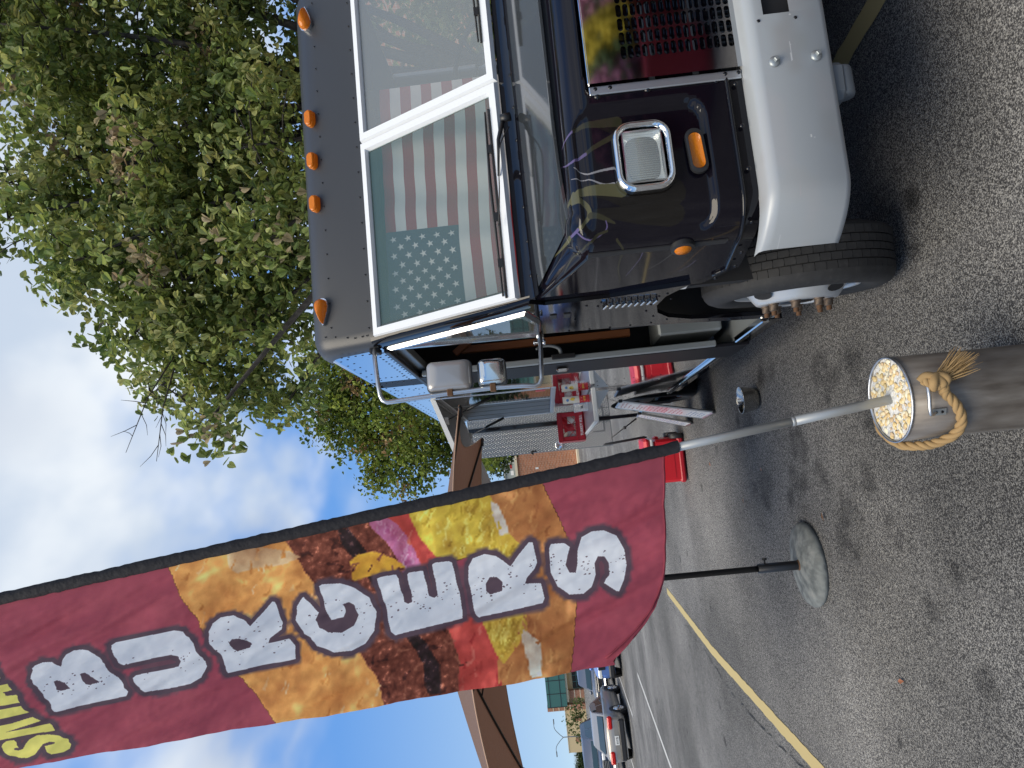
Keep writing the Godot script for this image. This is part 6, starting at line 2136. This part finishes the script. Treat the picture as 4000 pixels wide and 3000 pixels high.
func banner() -> void:
	var top := 3.75
	var low := 1.19
	var t := thing("feather_banner", "tall maroon banner on a leaning pole, printed with SMASH BURGERS over a burger picture", "banner", pole_at(0.44))
	put("pole", Mb.new().smooth().tube([pole_at(0.40), pole_at(0.78)], 0.0160, 16), M.pole_metal, t)
	put("pole", Mb.new().smooth().tube([pole_at(0.775), pole_at(1.2)], 0.0145, 16), M.pole_metal, t)
	put("pole_joint", Mb.new().smooth().lathe(pole_at(0.77), Vector3(-0.121, 0.993, 0), [Vector2(0.016, 0.0), Vector2(0.0168, 0.003), Vector2(0.0168, 0.008), Vector2(0.0145, 0.012)], 16), M.pole_metal, t)
	# black sleeve, slightly crumpled
	var b := Mb.new().smooth()
	var n := FastNoiseLite.new()
	n.seed = 44
	n.frequency = 6.0
	b.grid(18, 150, func(u: float, v: float) -> Vector3:
		var y := lerpf(1.158, top + 0.02, v)
		var a := u * TAU
		var c := pole_at(y)
		var rx := 0.0205 + 0.003 * n.get_noise_2d(cos(a) * 0.3 + 3.0, y * 2.2) + 0.0035 * n.get_noise_2d(cos(a) + 9.0, y * 9.0)
		return c + Vector3(cos(a) * rx, 0, sin(a) * rx * 0.85))
	put("sleeve", b, M.black_sleeve, t)
	# printed cloth
	var m := mat("banner_print", Color.WHITE, 0.85)
	m.albedo_texture = banner_picture()
	m.texture_repeat = false
	m.backlight_enabled = true
	m.backlight = Color(0.75, 0.75, 0.75)
	var f := Mb.new().smooth()
	n.frequency = 1.0
	var cloth := func(u: float, v: float) -> Vector3:   # u from the free edge to the pole, v downwards
		var y := lerpf(top, low, v)
		var xp := 0.162 - 0.122 * (y - 0.45) - 0.012
		var xl := -0.587 - 0.0796 * (y - 1.415)
		var x := lerpf(xl, xp, u)
		# the hem rises a little towards the free corner, which is rounded
		var hem := 1.206 + (1.0 - u) * 0.075
		var k := 1.0 - u
		if k > 0.55:
			hem += 0.19 * pow((k - 0.55) / 0.45, 2.2)
		y = maxf(y, hem) if v > 0.9 else y
		var crease := 0.0
		var d := (x * 1.15 + y * 0.45)
		crease += 0.030 * n.get_noise_2d(d * 7.0, (y - x) * 0.9)
		crease += 0.009 * n.get_noise_2d(d * 19.0 + 5.0, (y - x) * 1.2)
		crease += 0.0016 * n.get_noise_2d(d * 50.0 + 15.0, (y - x) * 3.0)
		return Vector3(x, y, -2.33 + 0.035 * sin(u * PI) * sin(y * 1.9 + 0.6) + crease * minf(1.0, (1.0 - u) * 4.0 + 0.25))
	f.grid(60, 230, cloth, true)
	put("printed_cloth", f, m, t)
	# hem and stitching
	var edge := []
	for i in 41:
		edge.append(cloth.call(1.0 - i / 40.0 * 0.999, 1.0) + Vector3(0, 0.004, 0.002))
	put("hem", Mb.new().smooth().tube(edge, 0.0035, 5), mat("hem_cloth", lin(0.22, 0.03, 0.05), 0.9), t)

	# the steel canister filled with cement and pebbles
	var o := Vector3(0.162, 0, -2.335)
	var c := thing("canister_weight", "worn steel canister filled with pebbly cement, standing at the front and holding the banner pole", "canister", o)
	var R := 0.139
	put("shell", Mb.new().smooth().lathe(o, Vector3.UP, [Vector2(R - 0.012, 0.0), Vector2(R - 0.002, 0.008), Vector2(R - 0.001, 0.02), Vector2(R - 0.002, 0.2), Vector2(R, 0.452), Vector2(R - 0.003, 0.452), Vector2(R - 0.003, 0.40)], 64), M.worn_steel, c)
	var rim := []
	for k in 49:
		rim.append(o + Vector3(cos(TAU * k / 48) * R, 0.453, sin(TAU * k / 48) * R))
	put("rim", Mb.new().smooth().tube(rim, 0.0042, 8, false), M.aluminium, c)
	var cem := Mb.new().smooth()
	n.frequency = 22.0
	cem.grid(48, 16, func(u: float, v: float) -> Vector3:
		var a := u * TAU
		var r := v * (R - 0.003)
		var p := Vector3(cos(a) * r, 0, sin(a) * r)
		return o + p + Vector3(0, 0.447 + 0.004 * n.get_noise_2d(p.x * 2.0, p.z * 2.0) + 0.012 * maxf(0.0, 1.0 - r / 0.05), 0))
	put("cement", cem, M.cement, c)
	var pb := [lin(0.70, 0.53, 0.25), lin(0.74, 0.62, 0.38), lin(0.68, 0.50, 0.24), lin(0.74, 0.68, 0.50), lin(0.58, 0.42, 0.24)]
	var stones := []
	for q in 5:
		var sb := Mb.new().smooth()
		var rr := RandomNumberGenerator.new()
		rr.seed = q + 50
		sb.ball(Vector3.ZERO, Vector3(rr.randf_range(0.9, 1.5), rr.randf_range(0.3, 0.5), rr.randf_range(0.6, 1.0)), 7, 4)
		sb.st.set_material(mat("pebble_%d" % q, pb[q].linear_to_srgb() if false else pb[q], 0.55))
		sb.st.generate_normals()
		stones.append(sb.st.commit())
	for k in 230:
		var a := rng.randf() * TAU
		var r := sqrt(rng.randf()) * (R - 0.012)
		if r < 0.024:
			continue
		var s := rng.randf_range(0.005, 0.0125)
		put_mesh("pebble", stones[rng.randi() % 5], c, Transform3D(Basis.from_euler(Vector3(rng.randf_range(-0.3, 0.3), rng.randf() * TAU, rng.randf_range(-0.3, 0.3))).scaled(Vector3.ONE * s), o + Vector3(cos(a) * r, 0.4485 + s * rng.randf_range(-0.12, 0.12), sin(a) * r)))
	# bail handle with its riveted lug
	var ang := 1.72
	var at := func(th: float, y: float, off: float) -> Vector3: return o + Vector3(cos(th) * (R + off), y, sin(th) * (R + off))
	put("handle", Mb.new().smooth().tube(spline([at.call(ang + 0.30, 0.388, 0.004), at.call(ang + 0.30, 0.40, 0.016), at.call(ang + 0.24, 0.414, 0.026), at.call(ang - 0.10, 0.417, 0.030), at.call(ang - 0.40, 0.412, 0.026), at.call(ang - 0.46, 0.40, 0.012), at.call(ang - 0.46, 0.388, 0.004)], 4), 0.006, 8), M.aluminium, c)
	for th in [ang + 0.30, ang - 0.46]:
		var lug := Mb.new()
		lug.box(at.call(th, 0.375, 0.003), Vector3(0.022, 0.045, 0.004), 0.001, Basis(Vector3.UP, PI / 2 - th))
		var lg := put("handle_lug", lug, M.galvanized, c)
		for y in [0.385, 0.366]:
			rivet(lg, at.call(th, y, 0.005), Vector3(cos(th), 0, sin(th)), 0.7)

	# the rope slung round it
	var rp := thing("rope", "thick frayed tan rope looped through the handle of the steel canister", "rope", at.call(ang, 0.36, 0.02))
	var path := [at.call(1.36, 0.425, 0.034), at.call(1.44, 0.405, 0.040), at.call(1.50, 0.372, 0.032), at.call(1.62, 0.365, 0.022), at.call(1.85, 0.335, 0.020), at.call(2.2, 0.312, 0.020), at.call(2.55, 0.318, 0.022), at.call(2.9, 0.355, 0.022), at.call(3.1, 0.39, 0.020), at.call(3.5, 0.42, 0.018), at.call(4.1, 0.437, 0.018), at.call(4.6, 0.425, 0.018)]
	var line := spline(path, 10)
	for st in 3:   # three laid strands
		var sp := []
		var side := Vector3.UP
		for i in line.size():
			var d: Vector3 = (line[mini(i + 1, line.size() - 1)] - line[maxi(i - 1, 0)]).normalized()
			side = (side - d * side.dot(d)).normalized()
			var a := i * 0.42 + TAU * st / 3
			sp.append(line[i] + (side * cos(a) + d.cross(side) * sin(a)) * 0.0072)
		put("strand", Mb.new().smooth().tube(sp, 0.0088, 8), M.rope, rp)
	var knot := Mb.new().smooth()
	for e in [[[1.36, 0.435, 0.03], [1.30, 0.42, 0.045], [1.36, 0.395, 0.05], [1.46, 0.38, 0.05], [1.5, 0.39, 0.03]], [[1.52, 0.40, 0.028], [1.45, 0.41, 0.055], [1.34, 0.398, 0.052], [1.30, 0.372, 0.036]], [[1.50, 0.374, 0.03], [1.40, 0.368, 0.055], [1.33, 0.385, 0.05], [1.32, 0.415, 0.03]]]:
		var kp := []
		for p in e:
			kp.append(at.call(p[0], p[1], p[2]))
		knot.tube(spline(kp, 6), 0.0125, 8)
	put("knot", knot, M.rope, rp)
	var fr := Mb.new()
	for k in 240:
		var a: Vector3 = at.call(1.34 + rng.randf_range(-0.07, 0.09), 0.372 + rng.randf_range(-0.02, 0.02), 0.03 + rng.randf_range(-0.01, 0.018))
		var dirn := Vector3(rng.randf_range(0.25, 0.95), rng.randf_range(-1.25, -0.75), rng.randf_range(-0.25, 0.35)).normalized()
		var l := rng.randf_range(0.05, 0.115)
		var e: Vector3 = a + dirn * l + Vector3(rng.randf_range(-1, 1), rng.randf_range(-1, 1), rng.randf_range(-1, 1)) * 0.012
		fr.tube([a, a.lerp(e, 0.5) + Vector3(rng.randf_range(-1, 1), 0, rng.randf_range(-1, 1)) * 0.006, e], [0.0018, 0.0016, 0.0006], 3, false)
	put("frayed_end", fr, M.rope, rp).set_meta("kind", "stuff")


# ------------------------------------------------------------------ the patio umbrella
func umbrella() -> void:
	var c := Vector2(-0.66, -4.586)
	var base := thing("umbrella_base", "round weathered concrete umbrella base with a black tube standing left of the canister", "umbrella base", Vector3(c.x, 0, c.y))
	var o := Vector3(c.x, 0, c.y)
	put("disc", Mb.new().smooth().lathe(o, Vector3.UP, [Vector2(0.0, 0.0), Vector2(0.252, 0.0), Vector2(0.262, 0.014), Vector2(0.262, 0.028), Vector2(0.248, 0.046), Vector2(0.20, 0.060), Vector2(0.05, 0.082), Vector2(0.0, 0.084)], 48), M.concrete, base)
	put("tube", Mb.new().smooth().lathe(o, Vector3.UP, [Vector2(0.029, 0.06), Vector2(0.029, 0.335), Vector2(0.024, 0.338)], 18), M.black_metal, base)
	put("weld_collar", Mb.new().smooth().lathe(o, Vector3.UP, [Vector2(0.036, 0.076), Vector2(0.034, 0.084), Vector2(0.029, 0.090)], 18), M.rust, base)
	var kn := put("knob", Mb.new().smooth().tube([o + Vector3(0.028, 0.29, 0.0), o + Vector3(0.05, 0.29, 0.0)], 0.006, 8), M.black_metal, base)
	put("knob_grip", Mb.new().lathe(o + Vector3(0.048, 0.29, 0), Vector3.RIGHT, [Vector2(0.0, 0.0), Vector2(0.017, 0.002), Vector2(0.017, 0.014), Vector2(0.0, 0.016)], 6, true), M.black_metal, kn)

	var u := thing("patio_umbrella", "open brown patio umbrella with black ribs, its middle hidden behind the banner", "umbrella", Vector3(c.x, 0.3, c.y))
	put("pole", Mb.new().smooth().tube([Vector3(c.x, 0.10, c.y), Vector3(c.x - 0.005, 2.40, c.y)], 0.019, 14), M.black_metal, u)
	var tip := func(k: float, f := 1.0, lift := 0.0) -> Vector3:
		var a := deg_to_rad(25.0 + 60.0 * k)
		var p := c + Vector2(cos(a), sin(a)) * (1.28 + (0.22 if absf(k - 3.0) < 0.1 else (0.10 if absf(k - 2.0) < 0.1 else 0.0))) * f
		var y_tip := 2.035 + 0.040 * (p.x - c.x) / 1.0 - 0.012
		return Vector3(p.x, lerpf(2.40, y_tip, pow(f, 1.12)) + lift, p.y)
	var hub := Vector3(c.x, 2.42, c.y)
	for k in 6:
		var b := Mb.new().smooth()
		var g := func(s: float, f: float) -> Vector3:
			var A: Vector3 = tip.call(k, f)
			var B: Vector3 = tip.call(k + 1, f)
			var p := A.lerp(B, s)
			var m := 4.0 * s * (1.0 - s)
			p.y -= 0.045 * m * f * (1.0 - f * 0.4)
			var inw := (Vector3(c.x, p.y, c.y) - p)
			return p + inw * m * (0.13 * pow(f, 3.0)) + Vector3(0, m * 0.10 * pow(f, 4.0), 0)
		b.grid(16, 16, func(s: float, v: float) -> Vector3: return g.call(s, maxf(0.02, v)))
		var pn := put("canopy_panel", b, M.umbrella_cloth, u)
		var e := []
		for i in 17:
			e.append(g.call(i / 16.0, 1.0))
		put("panel_hem", Mb.new().smooth().tube(e, 0.0045, 5), M.umbrella_edge, pn)
	for k in 6:
		var rb := Mb.new().smooth()
		var p := []
		for i in 9:
			p.append(tip.call(k, 0.04 + 0.95 * i / 8.0, -0.014))
		rb.tube(p, 0.0085, 6)
		put("rib", rb, M.black_metal, u)
		put("strut", Mb.new().smooth().tube([Vector3(c.x, 2.0, c.y) + (tip.call(k, 0.03) - Vector3(c.x, 2.4, c.y)) * Vector3(1, 0, 1), tip.call(k, 0.52, -0.02)], 0.006, 6), M.black_metal, u)
		put("tip_pocket", Mb.new().box(tip.call(k, 0.97, -0.012), Vector3(0.07, 0.02, 0.035), 0.006, Basis(Vector3.UP, -deg_to_rad(25.0 + 60.0 * k))), M.black_plastic, u)
	put("finial", Mb.new().smooth().lathe(Vector3(c.x, 2.40, c.y), Vector3.UP, [Vector2(0.03, 0.0), Vector2(0.028, 0.02), Vector2(0.012, 0.05), Vector2(0.0, 0.06)], 14), M.black_plastic, u)


# ------------------------------------------------------------------ small things round the truck
func scribble(w: int, h: int, inks: Array, seed_: int) -> ImageTexture:
	# marker writing too small and slanted to read
	var im := Image.create(w, h, false, Image.FORMAT_RGB8)
	im.fill(lin(0.74, 0.75, 0.76))
	var r := RandomNumberGenerator.new()
	r.seed = seed_
	for band in inks:
		if band[3] is Color:
			im.fill_rect(Rect2i(10, int(band[0] * h), w - 20, int((band[1] - band[0]) * h)), band[3])
		var y: float = band[0] * h + 8
		while y < band[1] * h:
			var x := 14.0 + r.randf() * 30
			var end := w * r.randf_range(0.45, 0.95)
			while x < end:
				var word := r.randf_range(14, 48)
				var q := [Vector2(x, y)]
				while q[-1].x < x + word:
					q.append(q[-1] + Vector2(r.randf_range(2, 5), 0))
					q[-1].y = y + r.randf_range(-5, 5)
				stroke(im, q, 3.6, 3.0, band[2])
				x += word + r.randf_range(6, 14)
			y += r.randf_range(15, 21)
	im.generate_mipmaps()
	return ImageTexture.create_from_image(im)


func board(label: String, bf: Vector3, bb: Vector3, tf: Vector3, tb: Vector3, tex: Texture2D) -> void:
	# corners: bottom front, bottom back, top front, top back
	var mid := (bf + bb) / 2
	var t := thing("menu_board", label, "menu board", mid, "whiteboards leaning on the truck")
	var n := (bb - bf).cross(tf - bf).normalized()
	if n.x > 0:
		n = -n
	var m := mat("board_%d" % M.size(), Color.WHITE, 0.25)
	m.albedo_texture = tex
	m.texture_repeat = false
	var b := Mb.new()
	b.tquad([bf + n * 0.004, bb + n * 0.004, tb + n * 0.004, tf + n * 0.004], [Vector2(1, 1), Vector2(0, 1), Vector2(0, 0), Vector2(1, 0)])
	put("writing_face", b, m, t)
	var back := Mb.new()
	var cen := (bf + tb) / 2
	back.face([bf - n * 0.008, bb - n * 0.008, tb - n * 0.008, tf - n * 0.008], cen + n)
	put("backing", back, M.cast_grey, t)
	for e in [[bf, bb], [bb, tb], [tb, tf], [tf, bf]]:
		put("frame_bar", Mb.new().tube([e[0], e[1]], 0.011, 4), M.aluminium, t)
	for e in [bf, tf]:
		put("corner_cap", Mb.new().box(e, Vector3(0.028, 0.035, 0.035), 0.005), M.black_plastic, t)


func small_things() -> void:
	var red := lin(0.42, 0.03, 0.05)
	var blue := lin(0.07, 0.16, 0.42)
	board("taller whiteboard menu with red and pink marker writing, leaning by the rear wheel", Vector3(0.50, 0.012, -6.46), Vector3(0.49, 0.012, -6.95), Vector3(0.665, 0.872, -6.28), Vector3(0.665, 0.858, -6.82), scribble(256, 448, [[0.03, 0.30, red, null], [0.32, 0.55, red, lin(0.78, 0.55, 0.58)], [0.57, 0.74, red, null], [0.78, 0.97, blue, null]], 3))
	board("lower whiteboard menu with blue marker writing, leaning just behind the taller one", Vector3(0.485, 0.012, -7.46), Vector3(0.48, 0.012, -7.82), Vector3(0.60, 0.612, -7.02), Vector3(0.60, 0.585, -7.40), scribble(256, 384, [[0.05, 0.95, blue, null]], 9))

	# steel mixing bowl on the asphalt
	var o := Vector3(0.463, 0, -5.16)
	var b := thing("steel_bowl", "small empty stainless steel bowl sitting alone on the asphalt", "bowl", o)
	put("bowl", Mb.new().smooth().lathe(o, Vector3.UP, [Vector2(0.0, 0.004), Vector2(0.058, 0.004), Vector2(0.076, 0.016), Vector2(0.088, 0.06), Vector2(0.096, 0.128), Vector2(0.101, 0.131), Vector2(0.0985, 0.133), Vector2(0.093, 0.128), Vector2(0.085, 0.06), Vector2(0.073, 0.020), Vector2(0.055, 0.009), Vector2(0.0, 0.009)], 40), M.bowl_steel, b)

	# wheeled cooler
	var cc := Vector3(0.14, 0, -8.28)
	var c := thing("cooler", "red wheeled ice cooler with grey lid band and tall black pull handle", "cooler", cc)
	c.rotation.y = -0.10
	var body := Mb.new().smooth(1)
	var lower := [Vector3(-0.225, 0.02, -0.20), Vector3(0.225, 0.02, -0.20), Vector3(0.225, 0.02, 0.20), Vector3(-0.225, 0.02, 0.20)]
	body.flat()
	body.box(Vector3(0, 0.185, 0), Vector3(0.50, 0.33, 0.42), 0.03)
	put("body", body, M.red_plastic, c, true)
	put("base", Mb.new().box(Vector3(0, 0.05, 0), Vector3(0.52, 0.07, 0.44), 0.02), M.dark_red_plastic, c, true)
	put("lid_band", Mb.new().box(Vector3(0, 0.372, 0), Vector3(0.53, 0.036, 0.45), 0.012), M.light_grey_plastic, c, true)
	var lid := put("lid", Mb.new().box(Vector3(0, 0.425, 0), Vector3(0.54, 0.075, 0.46), 0.03), M.red_plastic, c, true)
	for z in [-0.1, 0.1]:
		put("cup_recess", Mb.new().lathe(Vector3(0.1, 0.463, z), Vector3.UP, [Vector2(0.045, 0.0), Vector2(0.04, 0.002), Vector2(0.0, 0.0)], 18), M.dark_red_plastic, lid, true)
	put("front_panel", Mb.new().box(Vector3(-0.02, 0.20, 0.211), Vector3(0.36, 0.14, 0.008), 0.003), M.red_plastic, c, true)
	put("side_grip", Mb.new().box(Vector3(0.262, 0.29, 0), Vector3(0.035, 0.05, 0.15), 0.01), M.red_plastic, c, true)
	put("side_grip", Mb.new().box(Vector3(-0.262, 0.29, 0), Vector3(0.035, 0.05, 0.15), 0.01), M.red_plastic, c, true)
	for z in [-0.17, 0.17]:
		put("wheel", Mb.new().smooth().lathe(Vector3(0.265, 0.082, z), Vector3.RIGHT, [Vector2(0.0, -0.02), Vector2(0.074, -0.02), Vector2(0.082, -0.012), Vector2(0.082, 0.03), Vector2(0.072, 0.038), Vector2(0.045, 0.034), Vector2(0.0, 0.036)], 24), M.black_plastic, c, true)
	put("pull_handle", Mb.new().smooth().tube([Vector3(0.285, 0.40, 0.07), Vector3(0.245, 0.86, 0.07), Vector3(0.242, 0.885, 0.055), Vector3(0.242, 0.885, -0.055), Vector3(0.245, 0.86, -0.07), Vector3(0.285, 0.40, -0.07)], 0.010, 8), M.black_plastic, c, true)

	# crate of snack bags on the counter
	var lo := Vector3(0.385, 1.178, -7.16)
	var hi := Vector3(0.672, 1.44, -6.87)
	var k := thing("milk_crate", "red plastic crate standing on the truck's fold-down counter, white lettering on its front", "crate", Vector3(0.53, 1.178, -7.0))
	put("floor", Mb.new().bx(lo, Vector3(hi.x, lo.y + 0.012, hi.z)), M.dark_red_plastic, k)
	for e in [[lo, Vector3(lo.x + 0.010, hi.y, hi.z)], [Vector3(hi.x - 0.010, lo.y, lo.z), hi], [lo, Vector3(hi.x, hi.y, lo.z + 0.010)]]:
		put("side_wall", Mb.new().bx(e[0], e[1], 0.003), M.dark_red_plastic, k)
	put("front_wall", Mb.new().bx(Vector3(lo.x, lo.y, hi.z - 0.012), Vector3(hi.x, lo.y + 0.085, hi.z), 0.003), M.dark_red_plastic, k)
	put("front_wall", Mb.new().bx(Vector3(lo.x, lo.y + 0.215, hi.z - 0.012), Vector3(hi.x, hi.y, hi.z), 0.003), M.dark_red_plastic, k)
	for x in [lo.x, hi.x - 0.045]:
		put("front_wall", Mb.new().bx(Vector3(x, lo.y + 0.085, hi.z - 0.012), Vector3(x + 0.045, lo.y + 0.215, hi.z), 0.003), M.dark_red_plastic, k)
	for y in [lo.y + 0.075, lo.y + 0.225]:
		put("rib", Mb.new().bx(Vector3(lo.x - 0.004, y, hi.z - 0.006), Vector3(hi.x + 0.004, y + 0.012, hi.z + 0.006), 0.002), M.dark_red_plastic, k)
	var lat := Mb.new()
	for q in 9:
		var x0 := lo.x + 0.045 + q * 0.026
		for d in [-1.0, 1.0]:
			var a := Vector3(x0, lo.y + 0.085, hi.z - 0.006)
			var e := a + Vector3(d * 0.13, 0.13, 0)
			if e.x < lo.x + 0.04 or e.x > hi.x - 0.04:
				var lim := lo.x + 0.042 if d < 0 else hi.x - 0.042
				var f := (lim - a.x) / (e.x - a.x)
				e = a.lerp(e, f)
			if q % 3 == 0:
				lat.tube([a, e], 0.0028, 4)
	put("lattice", lat, M.dark_red_plastic, k)
	var word := TextMesh.new()
	word.text = "TURKEY HILL"
	var sf := SystemFont.new()
	sf.font_names = PackedStringArray(["Droid Sans"])
	sf.font_weight = 700
	word.font = sf
	word.font_size = 16
	word.pixel_size = 0.0021
	word.depth = 0.003
	word.material = M.white_frame
	put_mesh("lettering", word, k, Transform3D(Basis.IDENTITY, Vector3(0.53, lo.y + 0.034, hi.z + 0.001)))
	var bags := [[0.45, -6.92, 0.16, M.bag_white, "white snack bag at the front left inside the red crate"], [0.52, -6.94, 0.19, M.bag_red, "red snack bag at the front middle inside the red crate"], [0.60, -6.93, 0.15, M.bag_white, "white snack bag at the front right inside the red crate"], [0.48, -7.05, 0.20, M.bag_white, "white snack bag behind the others inside the red crate"], [0.58, -7.06, 0.21, M.bag_red, "red snack bag at the back right inside the red crate"]]
	for e in bags:
		var sb := snack_bag(Vector3(e[0], 1.192, e[1]), 0.085, e[2], rng.randf_range(-0.3, 0.3))
		var bg := put("snack_bag", sb, e[3])
		var red_one: bool = e[3] == M.bag_red
		tag(bg, e[4], "snack bag", "snack bags in the crate")
		var tm := TextMesh.new()
		tm.text = "utz"
		tm.font = sf
		tm.font_size = 16
		tm.pixel_size = 0.0026
		tm.depth = 0.003
		tm.material = M.bag_red if not red_one else M.bag_white
		put_mesh("logo", tm, bg, Transform3D(Basis.IDENTITY, Vector3(e[0], 1.192 + e[2] * 0.42, e[1] + 0.030)))

	# clear tub and an upright snack bag on the counter
	var jo := Vector3(0.622, 1.178, -6.06)
	var j := thing("clear_tub", "clear plastic tub standing on the truck counter beside the red crate", "tub", jo)
	put("tub", Mb.new().smooth().lathe(jo, Vector3.UP, [Vector2(0.0, 0.003), Vector2(0.030, 0.003), Vector2(0.034, 0.01), Vector2(0.042, 0.125), Vector2(0.044, 0.128), Vector2(0.040, 0.125), Vector2(0.032, 0.012), Vector2(0.0, 0.007)], 28), M.clear_plastic, j)
	put("tub_label", Mb.new().box(jo + Vector3(0, 0.06, 0.0365), Vector3(0.022, 0.02, 0.001)), M.cast_grey, j)
	var bo := Vector3(0.668, 1.178, -5.83)
	var bg2 := put("snack_bag", snack_bag(bo, 0.062, 0.225, 0.0), M.bag_white)
	tag(bg2, "upright white, yellow and red snack bag standing alone on the counter by the clear tub", "snack bag")
	put("red_base_print", snack_bag(bo + Vector3(0, 0.001, 0.002), 0.0635, 0.085, 0.0, true), M.bag_red, bg2)
	put("yellow_print", Mb.new().smooth().ball(bo + Vector3(0.004, 0.14, 0.024), Vector3(0.014, 0.022, 0.003), 10, 6), M.bag_yellow, bg2)
	put("blue_print", Mb.new().smooth().ball(bo + Vector3(-0.002, 0.185, 0.019), Vector3(0.012, 0.012, 0.003), 10, 6), M.bag_blue, bg2)
	var tm2 := TextMesh.new()
	tm2.text = "utz"
	tm2.font = sf
	tm2.font_size = 16
	tm2.pixel_size = 0.0017
	tm2.depth = 0.002
	tm2.material = M.bag_yellow
	put_mesh("logo", tm2, bg2, Transform3D(Basis.IDENTITY, bo + Vector3(0, 0.045, 0.031)))

	mat("tub_red", lin(0.27, 0.02, 0.04), 0.5)
	# what stands behind the photographer and shows in the polished grille
	for e in [[Vector3(3.15, 0, 1.05), "red planter tub of pink and yellow flowers mirrored in the grille's middle", 0], [Vector3(4.35, 0, 1.35), "red planter tub of pink flowers mirrored towards the grille's outer side", 1]]:
		var po: Vector3 = e[0]
		var pl := thing("flower_planter", e[1], "planter", po, "planters behind the photographer")
		put("tub", Mb.new().smooth().lathe(po, Vector3.UP, [Vector2(0.0, 0.0), Vector2(0.42, 0.0), Vector2(0.46, 0.1), Vector2(0.55, 0.52), Vector2(0.58, 0.53), Vector2(0.58, 0.57), Vector2(0.53, 0.56)], 32), M.tub_red, pl)
		put("soil", Mb.new().lathe(po, Vector3.UP, [Vector2(0.54, 0.52), Vector2(0.0, 0.54)], 24), M.dark_inside, pl)
		for q in [["pink_flowers", lin(0.42, 0.16, 0.25), -0.22, 0.44], ["yellow_flowers", lin(0.55, 0.42, 0.03), 0.36, 0.26], ["leaves", lin(0.05, 0.10, 0.03), 0.0, 0.55]]:
			if e[2] == 1 and q[0] == "yellow_flowers":
				continue
			var mb := Mb.new().smooth()
			mb.ball(Vector3.ZERO, Vector3(0.04, 0.025, 0.04), 6, 3)
			mb.st.set_material(mat(q[0], q[1], 0.8))
			mb.st.generate_normals()
			var mm := MultiMesh.new()
			mm.transform_format = MultiMesh.TRANSFORM_3D
			mm.mesh = mb.st.commit()
			mm.instance_count = 420
			for i in 420:
				var a := rng.randf() * TAU
				var rr := sqrt(rng.randf())
				var p := Vector3(q[2] * (0.2 if e[2] == 1 else 1.0) + cos(a) * rr * q[3] * (1.3 if e[2] == 1 else 1.0), 0, sin(a) * rr * 0.45)
				p.y = 0.55 + 0.42 * sqrt(maxf(0.0, 1.0 - rr * rr)) * (0.8 if q[0] == "leaves" else 1.0) + rng.randf_range(-0.04, 0.04)
				mm.set_instance_transform(i, Transform3D(Basis.IDENTITY.scaled(Vector3.ONE * rng.randf_range(0.7, 1.3)), p))
			var mi := MultiMeshInstance3D.new()
			mi.multimesh = mm
			mi.name = q[0]
			mi.set_meta("kind", "stuff")
			pl.add_child(mi)


func snack_bag(o: Vector3, w: float, h: float, turn: float, only_low := false) -> Mb:
	var b := Mb.new().smooth()
	var bs := Basis(Vector3.UP, turn)
	for s in [-1.0, 1.0]:
		b.grid(8, 10, func(u: float, v: float) -> Vector3:
			var k := v if not only_low else v * 0.42
			var full := pow(sin(PI * clampf(lerpf(0.14, 1.0, k), 0, 1)), 0.6) if not only_low else pow(sin(PI * clampf(lerpf(0.14, 0.5, v), 0, 1)), 0.6)
			var x := (u - 0.5) * w * (1.0 - 0.05 * sin(v * PI) + 0.02 * sin(v * 23.0))
			return o + bs * Vector3(x, v * h, s * 0.027 * full * pow(maxf(0.0, sin(PI * u)), 0.55) + 0.002 * sin(u * 17.0 + v * 9.0)))
	return b
